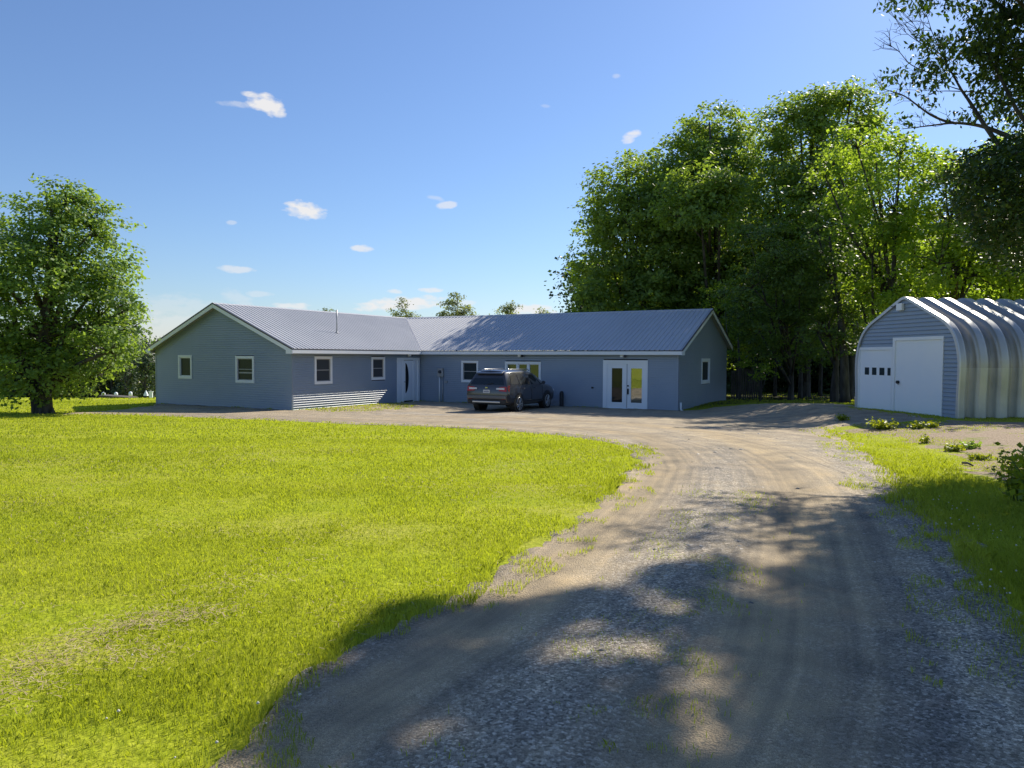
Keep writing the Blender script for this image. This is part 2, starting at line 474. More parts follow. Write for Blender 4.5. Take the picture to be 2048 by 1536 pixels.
centre_long = centre + [G(*p) for p in [(1450, 940), (1395, 897), (1300, 872), (1150, 858), (900, 847), (600, 838), (300, 828)]]


def make_sheet(poly, name, lift, sp, mat, attr_fn):
    pts = []; m = len(poly)
    for i in range(m):
        x0, y0 = poly[i]; x1, y1 = poly[(i + 1) % m]; d = math.hypot(x1 - x0, y1 - y0)
        k = max(1, int(d / (.05 + .012 * max(y0, 3))))
        for j in range(k):
            t = j / k; pts.append((x0 + (x1 - x0) * t, y0 + (y1 - y0) * t))
    arr = np.array(pts); q = .05 + .006 * arr[:, 1]
    arr[:, 0] += (vnoise(arr[:, 0], arr[:, 1], 2.2, 21) - .5) * 4 * q; arr[:, 1] += (vnoise(arr[:, 0], arr[:, 1], 2.2, 33) - .5) * 4 * q
    nb = len(arr); inner = []
    ylo, yhi = arr[:, 1].min(), arr[:, 1].max(); y = ylo
    while y < yhi:
        s = sp * max(1, y / 8); xs = np.arange(arr[:, 0].min(), arr[:, 0].max(), s)
        inner.append(np.stack([xs + rng.uniform(-.2, .2, len(xs)) * s, np.full(len(xs), y) + rng.uniform(-.2, .2, len(xs)) * s], -1)); y += s
    inner = np.concatenate(inner); pl = [tuple(p) for p in arr]
    inner = inner[inpoly(inner[:, 0], inner[:, 1], pl)]
    vs = [Vector(p) for p in arr] + [Vector(p) for p in inner]
    r = delaunay_2d_cdt(vs, [], [list(range(nb))], 1, 1e-4)
    v = np.array([tuple(p) for p in r[0]]); f = np.array([t for t in r[2] if len(t) == 3])
    a, b_, c_ = v[f[:, 0]], v[f[:, 1]], v[f[:, 2]]
    flip = ((b_ - a)[:, 0] * (c_ - a)[:, 1] - (b_ - a)[:, 1] * (c_ - a)[:, 0]) < 0
    f[flip] = f[flip][:, ::-1]
    z = ground(v[:, 0], v[:, 1]) + lift
    ats = attr_fn(v[:, 0], v[:, 1]) if attr_fn else {}
    if 'h' in ats: z = z + ats.pop('h')
    rim = polydist(v[:, 0], v[:, 1], [tuple(p) for p in arr] + [tuple(arr[0])]) < 2e-3
    z[rim] = ground(v[rim, 0], v[rim, 1]) - .012
    return numpy_mesh(name, np.column_stack([v, z]), f, 3, ats, smooth=True, mat=mat)


def drive_attr(x, y):
    tr = np.zeros(len(x))
    for k, t in enumerate(tracks):
        w = (.42, .42, .38, .4)[k] + .012 * y
        tr = np.maximum(tr, (.95, 1, .75, .6)[k] * np.exp(-(polydist(x, y, t) / w) ** 2))
    tr = np.maximum(tr, .55 * sstep((y - 11) / 8) * (vnoise(x, y, .35, 9) > .25))
    ce = np.exp(-(polydist(x, y, centre) / .38) ** 2)
    st = vnoise(polydist(x, y, centre_long) * 5, y * .2 + x * .2, 1.0, 55)
    return {'du': polydist(x, y, centre_long), 'dv': y - x, 'streak': st, 'track': tr, 'centre': ce, 'h': -.02 * tr * (y < 12) + .02 * ce + .01 * (vnoise(x, y, 2, 4) - .5) + .012}


dm = bpy.data.materials.new('gravel_drive'); dm.use_nodes = True
n = dm.node_tree.nodes; l = dm.node_tree.links; b = n['Principled BSDF']; b.inputs['Roughness'].default_value = .88; b.inputs['Specular IOR Level'].default_value = .25
tc = n.new('ShaderNodeTexCoord'); o = tc.outputs['Object']
at = n.new('ShaderNodeAttribute'); at.attribute_name = 'track'; ac = n.new('ShaderNodeAttribute'); ac.attribute_name = 'centre'
vor = n.new('ShaderNodeTexVoronoi'); vor.inputs['Scale'].default_value = 70; l.new(o, vor.inputs['Vector'])
sep = n.new('ShaderNodeSeparateColor'); l.new(vor.outputs['Color'], sep.inputs[0])
stone = ramp(n, l, sep.outputs[0], [(0, (.15, .135, .115)), (.45, (.34, .305, .255)), (.8, (.49, .44, .365)), (1, (.80, .73, .63))])
fine = ramp(n, l, tex(n, l, 'Noise', 130, o, 3).outputs['Fac'], [(.3, (.35, .28, .185)), (.7, (.48, .39, .26))])
nb_ = n.new('ShaderNodeMath'); nb_.operation = 'MULTIPLY_ADD'; nb_.use_clamp = True
big = tex(n, l, 'Noise', 1.6, o, 6)
l.new(big.outputs['Fac'], nb_.inputs[0]); nb_.inputs[1].default_value = 1.6; nb_.inputs[2].default_value = -.8
ad = n.new('ShaderNodeMath'); ad.operation = 'ADD'; ad.use_clamp = True; l.new(at.outputs['Fac'], ad.inputs[0]); l.new(nb_.outputs[0], ad.inputs[1])
c = mixc(n, l, ad.outputs[0], stone, fine)
pat = ramp(n, l, tex(n, l, 'Noise', 2.2, o, 10).outputs['Fac'], [(.32, (.66, .68, .72)), (.52, (1, 1, 1)), (.68, (1.16, 1.12, 1.04))])
c = mixc(n, l, .8, c, pat, 'MULTIPLY')
ast = n.new('ShaderNodeAttribute'); ast.attribute_name = 'streak'
adu = n.new('ShaderNodeAttribute'); adu.attribute_name = 'du'; adv = n.new('ShaderNodeAttribute'); adv.attribute_name = 'dv'
cmb = n.new('ShaderNodeCombineXYZ'); l.new(adu.outputs['Fac'], cmb.inputs[0]); l.new(adv.outputs['Fac'], cmb.inputs[1])
ln_ = ramp(n, l, tex(n, l, 'Noise', 1.0, cmb.outputs[0], 4, (11, .35, 1)).outputs['Fac'], [(.35, (.74, .75, .78)), (.65, (1.16, 1.13, 1.08))])
c = mixc(n, l, .8, c, ln_, 'MULTIPLY')
grit = ramp(n, l, tex(n, l, 'Noise', 240, o, 2).outputs['Fac'], [(.32, (.55, .55, .56)), (.68, (1.35, 1.33, 1.3))])
c = mixc(n, l, .9, c, grit, 'MULTIPLY')
c = mixc(n, l, .85, c, ramp(n, l, ast.outputs['Fac'], [(.3, (.80, .80, .82)), (.7, (1.12, 1.1, 1.05))]), 'MULTIPLY')
l.new(c, b.inputs['Base Color'])
bp = n.new('ShaderNodeBump'); bp.inputs['Distance'].default_value = .008; bp.inputs['Strength'].default_value = 1
l.new(vor.outputs['Distance'], bp.inputs['Height']); bp.invert = True
bp2 = n.new('ShaderNodeBump'); bp2.inputs['Distance'].default_value = .008; bp2.inputs['Strength'].default_value = .5
l.new(tex(n, l, 'Noise', 14, o, 5).outputs['Fac'], bp2.inputs['Height']); l.new(bp.outputs[0], bp2.inputs['Normal']); l.new(bp2.outputs[0], b.inputs['Normal'])
dr = make_sheet(drive_wide, 'driveway', .012, .10, dm, drive_attr)
tag(dr, 'curving gravel driveway with tan wheel tracks', None, None, 'structure')

sm = bpy.data.materials.new('bare_soil'); sm.use_nodes = True
n = sm.node_tree.nodes; l = sm.node_tree.links; b = n['Principled BSDF']; b.inputs['Roughness'].default_value = .9; b.inputs['Specular IOR Level'].default_value = .2
tc = n.new('ShaderNodeTexCoord'); o = tc.outputs['Object']
c = ramp(n, l, tex(n, l, 'Noise', 30, o, 5).outputs['Fac'], [(.3, (.18, .135, .09)), (.55, (.33, .25, .18)), (.75, (.44, .36, .27))])
c = mixc(n, l, ramp(n, l, tex(n, l, 'Noise', 1.8, o, 6).outputs['Fac'], [(.55, (0, 0, 0)), (.68, (1, 1, 1))]), c, (.19, .22, .03))
l.new(c, b.inputs['Base Color'])
bp = n.new('ShaderNodeBump'); bp.inputs['Distance'].default_value = .03; bp.inputs['Strength'].default_value = 1
l.new(tex(n, l, 'Noise', 25, o, 5).outputs['Fac'], bp.inputs['Height']); l.new(bp.outputs[0], b.inputs['Normal'])
ds = make_sheet(dirt, 'bare_soil', .006, .3, sm, None)
tag(ds, 'bare brown soil with small weeds in front of the arched garage', None, None, 'structure')

# ------------------------------------------------------------------ grass
gmat = leaf_mat('grass_blades', (.17, .245, .010), (.42, .42, .09), (.70, .80, .03), .44, .6)


def blades(bands, accept, name, label, hscale=1.0, xlim=None):
    V = []; T = []
    for y0, y1, dens, w, h in bands:
        area = .76 * (y1 * y1 - y0 * y0) * 1.05
        k = int(area * dens)
        yy = np.sqrt(rng.uniform(y0 * y0, y1 * y1, k)); xx = rng.uniform(-.78, .78, k) * yy
        pr, hh = accept(xx, yy)
        m = rng.uniform(0, 1, k) < pr; xx, yy, hh = xx[m], yy[m], (hh * np.ones(k))[m]; k = len(xx)
        if not k: continue
        zz = ground(xx, yy) + .028 * inpoly(xx, yy, drive_wide)
        a = rng.uniform(0, 2 * np.pi, k); H_ = h * hh * rng.uniform(.5, 1.3, k); lean = rng.uniform(.15, .9, k) * H_
        la = rng.uniform(0, 2 * np.pi, k); wd = w * rng.uniform(.6, 1.3, k)
        dx, dy = np.cos(a) * wd / 2, np.sin(a) * wd / 2
        p0 = np.stack([xx - dx, yy - dy, zz - .01], -1); p1 = np.stack([xx + dx, yy + dy, zz - .01], -1)
        mx_, my_ = xx + np.cos(la) * lean * .35, yy + np.sin(la) * lean * .35
        p2 = np.stack([mx_ + dx * .7, my_ + dy * .7, zz + H_ * .6], -1); p3 = np.stack([mx_ - dx * .7, my_ - dy * .7, zz + H_ * .6], -1)
        tip = np.stack([xx + np.cos(la) * lean, yy + np.sin(la) * lean, zz + H_], -1)
        V.append(np.stack([p0, p1, p2, tip, p3], 1).reshape(-1, 3))
        tn = .75 * vnoise(xx * .35 + yy * .1, yy, .9, 7, 4) - .1 + .35 * vnoise(xx, yy, .35, 27) + .25 * vnoise(xx, yy, 6, 17) + .3 * rng.uniform(0, 1, k) - .2
        T.append(tn)
    V = np.concatenate(V); T = np.concatenate(T)
    f = np.arange(len(V)).reshape(-1, 5)
    ob = numpy_mesh(name, V, f, 5, None, mat=gmat, face_attr={'tint': np.clip(T, 0, 1)})
    return tag(ob, label, 'grass', None, 'stuff')


dpoly = drive; allstrip = turf_strip


def edge_jit(x, y, k): return (vnoise(x, y, 1.6, k) - .5) * .5 + (vnoise(x, y, 5, k + 1) - .5) * .25


def lawn_accept(x, y):
    q = .05 + .006 * y
    jx = x + edge_jit(x, y, 41) * (.9 + .04 * y); jy = y + edge_jit(x, y, 51) * (.9 + .04 * y)
    ind = inpoly(jx, jy, dpoly); ins = inpoly(x, y, turf_strip)
    dirtm = inpoly(jx, jy, dirt)
    pr = np.ones(len(x)); pr[ind] = 0
    ed = polydist(x, y, lawn_edge); redg = polydist(x, y, right_edge)
    eg = np.minimum(ed, redg); pr = np.where(~ind & (eg < .16), np.clip(.35 + 3.5 * eg + 1.0 * (vnoise(x, y, 3.5, 75) - .5), .1, 1), pr)
    ce = np.exp(-(polydist(x, y, centre) / .34) ** 2) * (vnoise(x, y, 2.3, 61) > .52) * .38
    pr = np.where(ind, ce, pr)
    ed = polydist(x, y, lawn_edge)
    pr = np.where(ind & (ed < .15 + .5 * vnoise(x, y, .8, 73)) & (vnoise(x, y, 4, 71) > .55), .45, pr)
    redg = polydist(x, y, right_edge); pr = np.where(ind & (redg < .1 + .7 * vnoise(x, y, .9, 74)) & (vnoise(x, y, 4, 72) > .52), .35, pr)
    pr = np.where(ind & ins, .95 * (vnoise(x, y, 1.5, 81) > .33), pr)
    wd = (vnoise(x, y, 1.3, 91) - .42 - .03 * (x - 7)) * 4
    # thicker weeds where the bare soil meets the drive
    cl = polydist(x, y, [G(1560, 858), G(1700, 860), G(1800, 850), G(1770, 885), G(1790, 905)])
    wd = wd + 1.6 * np.exp(-(cl / .8) ** 2)
    pr = np.where(dirtm & ~ind, np.clip(wd, 0, .8), pr)
    hh = .75 + .8 * vnoise(x, y, 1.2, 15) + 1.7 * np.exp(-(eg / .35) ** 2) * np.clip(5 * (vnoise(x, y, 2.0, 19) - .5), 0, 1) * (y < 11) + .6 * (x > 2.5) * (y < 12)
    hh = np.where(dirtm | ind, .8, hh)
    # dry mown streaks: thin, low turf
    dry = dryness(x, y)
    thin = np.clip((vnoise(x, y, 1.1, 93, 4) - .52) * 6, 0, 1) * (y < 30); pr = pr * (1 - .55 * thin * (y < 9) - .3 * thin * (y >= 9)); hh = hh * (1 - .35 * thin)
    pr = pr * (1 - .3 * dry); hh = hh * (1 - .5 * dry)
    pr = np.where(house_mask(x, y), 0, pr)
    pr = np.where((x > 8) & (y > 27), pr * .5 * (vnoise(x, y, .8, 14) > .4), pr)
    return pr, hh


def dryness(x, y):
    ds_ = polydist(x, y, [G(40, 1420), G(120, 1290), G(250, 1255), G(330, 1240)])
    ds2 = polydist(x, y, [G(60, 1330), G(230, 1310), G(330, 1320)])
    d = np.exp(-(ds_ / .16) ** 2) + .6 * np.exp(-(ds2 / .14) ** 2)
    return np.clip(d * (.3 + 1.3 * vnoise(x, y, 3, 12)), 0, 1)


blades([(2.2, 4.2, 9500, .0038, .030), (4.2, 6.5, 6400, .0048, .026), (6.5, 10, 3000, .0075, .026), (10, 16, 1100, .013, .03), (16, 26, 320, .024, .032), (26, 40, 120, .04, .04), (40, 60, 14, .08, .05)],
       lawn_accept, 'grass', 'short yellow-green grass blades covering the lawn and verges')

# dry clippings
def clippings():
    pts = []
    for ln, nn, wdt in (([(40, 1420), (120, 1290), (250, 1255), (330, 1240), (440, 1235)], 900, .10), ([(0, 1400), (60, 1330), (230, 1310), (330, 1320)], 500, .12), ([(380, 1200), (470, 1180), (560, 1130)], 250, .25)):
        ln = [G(*p) for p in ln]; seg = rng.integers(0, len(ln) - 1, nn); t = rng.uniform(0, 1, nn)
        a = np.array(ln); p = a[seg] * (1 - t[:, None]) + a[seg + 1] * t[:, None] + rng.normal(0, wdt, (nn, 2)); pts.append(p)
    # thin scatter over the mown lawn
    k = 9000; yy = np.sqrt(rng.uniform(9, 200, k)); xx = rng.uniform(-.78, .35, k) * yy
    m = (vnoise(xx, yy, .9, 77) > .55) & ~inpoly(xx, yy, drive); pts.append(np.stack([xx[m], yy[m]], -1))
    p = np.concatenate(pts); k = len(p)
    a = rng.uniform(0, 2 * np.pi, k); L_ = rng.uniform(.015, .04, k) * (1 + p[:, 1] * .06); w = .0011 * (1 + p[:, 1] * .14)
    z = ground(p[:, 0], p[:, 1]) + rng.uniform(.02, .05, k)
    d = np.stack([np.cos(a), np.sin(a), rng.normal(0, .2, k)], -1) * L_[:, None] / 2; s_ = np.stack([-np.sin(a), np.cos(a), np.zeros(k)], -1) * w[:, None]
    c_ = np.column_stack([p, z]); V = np.stack([c_ - d - s_, c_ + d - s_, c_ + d + s_, c_ - d + s_], 1).reshape(-1, 3)
    mt = noise_var(nmat('dry_clippings', (.4, .3, .17), .8), [(.28, .2, .11), (.48, .38, .22)], 8)
    tag(numpy_mesh('dry_grass', V, np.arange(len(V)).reshape(-1, 4), 4, mat=mt), 'tan dry grass clippings lying on the lawn', 'dry grass', None, 'stuff')


clippings()

# clover flowers in the shaded verge
def clover():
    V = []; F = []
    spots = []
    for cx_, cy_, n_, sp in ((1960, 1085, 26, .5), (2035, 1200, 14, .3), (1990, 1190, 12, .25), (2020, 1080, 14, .4), (1900, 1020, 12, .35), (440, 1400, 5, .3), (380, 1460, 4, .3)):
        x, y = G(cx_, cy_)
        for i in range(n_): spots.append((x + rng.normal(0, sp), y + rng.normal(0, sp)))
    for x, y in spots:
        r = rng.uniform(.005, .009); z = gz(x, y) + rng.uniform(.06, .11); n0 = len(V)
        for k in range(6): V.append((x + r * math.cos(k * 1.047), y + r * math.sin(k * 1.047), z))
        V += [(x, y, z + r), (x, y, z - r)]
        for k in range(6): F += [(n0 + k, n0 + (k + 1) % 6, n0 + 6), (n0 + (k + 1) % 6, n0 + k, n0 + 7)]
    tag(numpy_mesh('clover_flowers', np.array(V), np.array(F), 3, mat=nmat('clover', (.6, .58, .52), .8)), 'tiny white clover flowers dotted in the verge grass', 'flowers', None, 'stuff')


clover()

# loose stones
def pebbles():
    bands = [(2.2, 4.5, 4200, .0068), (4.5, 7, 2600, .0085), (7, 12, 900, .011), (12, 20, 150, .016)]
    C = []; Rr = []
    for y0, y1, dens, r in bands:
        k = int(.76 * (y1 * y1 - y0 * y0) * dens); yy = np.sqrt(rng.uniform(y0 * y0, y1 * y1, k)); xx = rng.uniform(-.78, .78, k) * yy
        at_ = drive_attr(xx, yy); tr = at_['track']; ce = at_['centre']; hz_ = at_['h']
        pr = .12 + .55 * ce + .5 * sstep((xx - 1.2 - .12 * yy) / 1.0) * (1 - tr)
        pr = pr * (1 - .85 * tr) * (.3 + 1.2 * vnoise(xx, yy, 1.2, 31))
        m = (rng.uniform(0, 1, k) < pr) & inpoly(xx, yy, drive)
        xx, yy = xx[m], yy[m]; C.append(np.stack([xx, yy, ground(xx, yy) + hz_[m] + .002], -1)); Rr.append(r * rng.lognormal(0, .45, len(xx)))
    C = np.concatenate(C); Rr = np.concatenate(Rr); k = len(C)
    base = np.array([(1, 0, 0), (0, 1, 0), (-1, 0, 0), (0, -1, 0), (0, 0, .6), (0, 0, -.5), (.6, .6, .35), (-.6, .6, .35), (-.6, -.6, .35), (.6, -.6, .35)])
    fcs = np.array([(0, 6, 9), (0, 1, 6), (1, 7, 6), (1, 2, 7), (2, 8, 7), (2, 3, 8), (3, 9, 8), (3, 0, 9), (6, 7, 4), (7, 8, 4), (8, 9, 4), (9, 6, 4)])
    a = rng.uniform(0, 2 * np.pi, k); ca, sa = np.cos(a), np.sin(a)
    B = base[None] * (1 + rng.uniform(-.3, .3, (k, 10, 1))) * np.stack([rng.uniform(.8, 1.5, k), rng.uniform(.6, 1, k), rng.uniform(.5, 1, k)], -1)[:, None, :] * Rr[:, None, None]
    V = np.stack([B[..., 0] * ca[:, None] - B[..., 1] * sa[:, None], B[..., 0] * sa[:, None] + B[..., 1] * ca[:, None], B[..., 2]], -1) + C[:, None, :]
    F = (fcs[None] + (np.arange(k) * 10)[:, None, None]).reshape(-1, 3)
    m = bpy.data.materials.new('stones'); m.use_nodes = True; n = m.node_tree.nodes; l = m.node_tree.links; b = n['Principled BSDF']; b.inputs['Roughness'].default_value = .8
    at_ = n.new('ShaderNodeAttribute'); at_.attribute_name = 'tint'
    l.new(ramp(n, l, at_.outputs['Fac'], [(0, (.11, .11, .11)), (.5, (.33, .31, .28)), (.8, (.52, .49, .43)), (1, (.78, .74, .68))]), b.inputs['Base Color'])
    t = np.repeat(rng.uniform(0, 1, k), 12)
    tag(numpy_mesh('gravel', V.reshape(-1, 3), F, 3, mat=m, face_attr={'tint': t}), 'loose grey stones scattered over the driveway', 'gravel', None, 'stuff')


pebbles()

# ------------------------------------------------------------------ house
house = empty('house', H(-.1, 9, 0), 0, 'long L-shaped grey-sided house with ribbed grey metal roof and white trim', 'house')
LAP = .1016


def sub_intervals(a, b, holes):
    segs = [(a, b)]
    for h0, h1 in holes:
        ns = []
        for s0, s1 in segs:
            if h1 <= s0 or h0 >= s1: ns.append((s0, s1)); continue
            if h0 > s0: ns.append((s0, h0))
            if h1 < s1: ns.append((h1, s1))
        segs = ns
    return segs


def siding(T, srange, z0, z1, openings, name='wall', parent=None, mat=None, lap=LAP, depth=.022):
    m = MB(); z = z0
    while z < z1 - 1e-4:
        zt = min(z + lap, z1); r0 = srange(z); r1 = srange(zt)
        if r0 is None: break
        if r1 is None: r1 = ((r0[0] + r0[1]) / 2,) * 2
        mid = (z + zt) / 2
        holes = [(a + .02, b - .02) for a, b, c, d in openings if c < mid < d]
        hh_ = zt - z; cut = [(0, depth * .62), (.04, depth), (.17, depth * .5), (1, .002)]
        lv = [tuple(r0[k] + (r1[k] - r0[k]) * t for k in (0, 1)) for t, _ in cut]
        if holes:
            a = max(r0[0], r1[0]); b_ = min(r0[1], r1[1])
            segs = [((s0, s1),) * 4 for s0, s1 in sub_intervals(a, b_, holes)]
        else: segs = [lv]
        for sg in segs:
            m.poly([T(sg[0][0], .002, z), T(sg[0][1], .002, z), T(sg[0][1], cut[0][1], z), T(sg[0][0], cut[0][1], z)])
            for k in range(3):
                (t0, d0), (t1, d1_) = cut[k], cut[k + 1]
                m.poly([T(sg[k][0], d0, z + hh_ * t0), T(sg[k][1], d0, z + hh_ * t0), T(sg[k + 1][1], d1_, z + hh_ * t1), T(sg[k + 1][0], d1_, z + hh_ * t1)])
        z = zt
    return m.build(name, mat or M['siding'], parent)


TF = lambda s, o, z: H(s, -o, z)                      # front gable
TS = lambda s, o, z: H(o, s, z)                       # side of the left wing
TR = lambda s, o, z: H(s, L1 - o, z)                  # front of the right wing
TG = lambda s, o, z: H(L2 + o, s, z)                  # right gable
WT = 2.44
op_f = [(-7.58, -6.58, 1.20, 2.32), (-3.53, -2.32, 1.09, 2.29)]
op_s = [(1.30, 2.39, 1.05, 2.29), (5.07, 6.08, 1.14, 2.27), (7.03, 8.91, -.10, 2.23)]
op_r = [(2.63, 3.67, .98, 2.10), (5.25, 7.26, .98, 2.07), (10.51, 12.66, -.05, 2.17)]
op_g = [(12.65, 14.17, 1.02, 2.26)]
RV = L1 + HW; RW = RV + 3.95


def gable_range(c, s0, s1, zr):
    def f(z):
        k = (zr - .12 - z) / SL
        if k <= 0: return None
        a, b_ = max(s0, c - k), min(s1, c + k)
        return (a, b_) if b_ > a else None
    return f


siding(TF, gable_range(-HW, -2 * HW, 0, HR), -.12, HR - .12, op_f, parent=house)
siding(TS, lambda z: (0, L1), -.12, WT, op_s, parent=house)
siding(TR, lambda z: (0, L2), -.12, WT, op_r, parent=house)
siding(TG, gable_range(RV, L1, RW, HR), -.12, HR - .12, op_g, parent=house)
m = MB()  # rear and left walls plus dark interior backing
m.box(-2 * HW, -2 * HW + .1, 0, RW, -.12, WT, H); m.box(-2 * HW, L2, RW - .1, RW, -.12, WT, H)
m.build('wall', M['siding'], house)
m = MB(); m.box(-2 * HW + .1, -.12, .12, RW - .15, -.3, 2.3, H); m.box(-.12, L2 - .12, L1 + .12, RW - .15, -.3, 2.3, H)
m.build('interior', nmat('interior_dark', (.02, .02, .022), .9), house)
m = MB()  # foundation strip
m.box(-2 * HW + .03, -.03, .03, .2, -.5, -.10, H); m.box(-.2, -.03, .2, L1 + .2, -.5, -.10, H); m.box(-.03, L2 - .03, L1 + .03, L1 + .2, -.5, -.10, H); m.box(L2 - .2, L2 - .03, L1 + .2, RW, -.5, -.10, H); m.box(-2 * HW + .03, -2 * HW + .2, .2, RW, -.5, -.1, H)
m.build('foundation', M['found'], house)
for T, s in ((TF, -2 * HW), (TF, -.05), (TS, .0), (TR, L2 - .07), (TG, L1)):
    m = MB(); m.box(s, s + .07, .012, .02, -.12, WT, T); m.build('corner_post', M['siding'], house)


def ribs(p0, p1, per=.2286, hgt=.03):
    out = []; x = math.floor(p0 / per) * per
    while x < p1:
        for d, h in ((0, 0), (.016, hgt), (.036, hgt), (.052, 0), (.125, .0), (.130, .004), (.150, .004), (.155, 0)):
            if p0 <= x + d <= p1: out.append((x + d, h))
        x += per
    return [(p0, 0)] + out + [(p1, 0)]


def roof_slope(name, prof, lowf, topf):
    m = MB(); n0 = []
    for p, h in prof:
        a, b_ = lowf(p), topf(p); a = Vector(a); b_ = Vector(b_); a.z += h; b_.z += h; n0.append((a, b_))
    for (a, b_), (c, d) in zip(n0[:-1], n0[1:]):
        m.poly([a, c, d, b_])
    return m.build(name, M['roof'], house)


OGF, OGR = .31, .26
zl = lambda u: HE + (OH - u) * SL
zrw = lambda v: HE + (v - (L1 - OH)) * SL
# left wing, slope facing the yard
roof_slope('roof', ribs(-OGF, L1 + HW), lambda v: H(OH if v < L1 - OH else L1 - v, v, zl(OH if v < L1 - OH else L1 - v)), lambda v: H(-HW, v, HR))
# right wing, front slope
roof_slope('roof', ribs(-HW, L2 + OGR), lambda u: H(u, L1 - OH if u > OH else L1 - u, zrw(L1 - OH if u > OH else L1 - u)), lambda u: H(u, RV, HR))
# hidden slopes
roof_slope('roof', ribs(-OGF, RV), lambda v: H(-HW, v, HR), lambda v: H(-2 * HW - OH, v, HE))
roof_slope('roof', ribs(-HW, L2 + OGR), lambda u: H(u, RV, HR), lambda u: H(u, RV + 4.284, HR - SL * 4.284))
m = MB(); m.poly([H(-HW, RV, HR), H(-2 * HW - OH, RV, HE), H(-2 * HW - OH, RV + 4.284, HE), H(-HW, RV + 4.284, HR - SL * 4.284)]); m.build('roof', M['roof'], house)
# ridge caps, valley, dark roof edges
def strip_cap(a, b_, da, db, wid, name, mat, lift=.024):
    m = MB(); a = Vector(a); b_ = Vector(b_)
    up = Vector((0, 0, lift))
    for d in (Vector(da), Vector(db)):
        m.hexa([a, b_, b_ + d * wid, a + d * wid, a + up, b_ + up, b_ + d * wid + up, a + d * wid + up])
    return m.build(name, mat, house)


hb3 = Vector((HB[0], HB[1], 0)); ha3 = Vector((HA[0], HA[1], 0)); dn = Vector((0, 0, -SL))
strip_cap(H(-HW, -OGF - .01, HR), H(-HW, RV, HR), hb3 + dn, -hb3 + dn, .16, 'ridge_cap', M['roof'])
strip_cap(H(-HW, RV, HR), H(L2 + OGR + .01, RV, HR), -ha3 + dn, ha3 + dn, .16, 'ridge_cap', M['roof'])
m = MB(); a = H(OH, L1 - OH, HE + .024); b_ = H(-HW + .1, RV - .1, HR - .02)
d = (hb3 + ha3).normalized() * .035
m.poly([a - d, a + d, b_ + d, b_ - d]); m.build('valley_flashing', M['valley'], house)
m = MB()   # dark drip edge under the panels
m.box(OH - .02, OH + .004, -OGF, L1 - OH - .02, HE - .045, HE - .005, H); m.box(OH, L2 + OGR, L1 - OH - .004, L1 - OH + .02, HE - .045, HE - .005, H)


def rake(T, c, k0, k1, off0, off1, z0, z1, zr=HR):
    """sloping board on both sides of a ridge; z0,z1 relative to the roof surface"""
    for sgn, ke in ((-1, k0), (1, k1)):
        e = c + sgn * ke
        p = [T(c, off0, zr + z0), T(e, off0, zr - SL * ke + z0), T(e, off1, zr - SL * ke + z0), T(c, off1, zr + z0),
             T(c, off0, zr + z1), T(e, off0, zr - SL * ke + z1), T(e, off1, zr - SL * ke + z1), T(c, off1, zr + z1)]
        yield p


for p in rake(TF, -HW, HW + OH, HW + OH, OGF - .03, OGF + .012, -.045, .022): m.hexa(p)
for p in rake(TG, RV, HW + OH, 4.284, OGR - .03, OGR + .012, -.045, .022): m.hexa(p)
m.build('drip_edge', M['roof_dark'], house)
m = MB()
m.box(OH - .03, OH, -OGF + .02, L1 - OH - .03, HE - .20, HE - .046, H); m.box(OH - .03, L2 + OGR - .02, L1 - OH, L1 - OH + .03, HE - .20, HE - .046, H)
m.box(-2 * HW - OH, -2 * HW - OH + .03, -OGF + .02, RW, HE - .20, HE - .046, H)
m.build('fascia', M['white'], house)
for T, c, k0, k1, og in ((TF, -HW, HW + OH, HW + OH, OGF), (TG, RV, HW + OH, 4.284, OGR)):
    m = MB()
    for p in rake(T, c, k0, k1, og - .03, og, -.215, -.047): m.hexa(p)
    # boxed eave returns
    m.box(c - k0, c - k0 + .36, og - .028, og + .003, HE - .215, HE - .06, T)
    if k1 > 4.5: m.box(c + k1 - .36, c + k1, og - .028, og + .003, HE - .215, HE - .06, T)
    m.build('rake_board', M['white'], house)
    m = MB()
    for p in rake(T, c, k0 - .02, k1 - .02, 0, og - .032, -.15, -.13): m.hexa(p)
    m.build('soffit', M['soffit'], house)
m = MB(); m.box(0.0, OH - .032, 0, L1 - .0, HE - .19, HE - .17, H); m.box(0, L2, L1 - OH + .032, L1, HE - .192, HE - .172, H); m.box(-2 * HW - OH + .032, -2 * HW, 0, RW, HE - .19, HE - .17, H)
m.build('soffit', M['soffit'], house)


def frame_box(m, T, s0, s1, z0, z1, w, o0, o1, ws=None):
    ws = ws or (w, w, w, w)  # left right bottom top
    m.box(s0, s0 + ws[0], o0, o1, z0, z1, T); m.box(s1 - ws[1], s1, o0, o1, z0, z1, T)
    m.box(s0 + ws[0], s1 - ws[1], o0, o1, z1 - ws[3], z1, T); m.box(s0 + ws[0], s1 - ws[1], o0, o1, z0, z0 + ws[2], T)


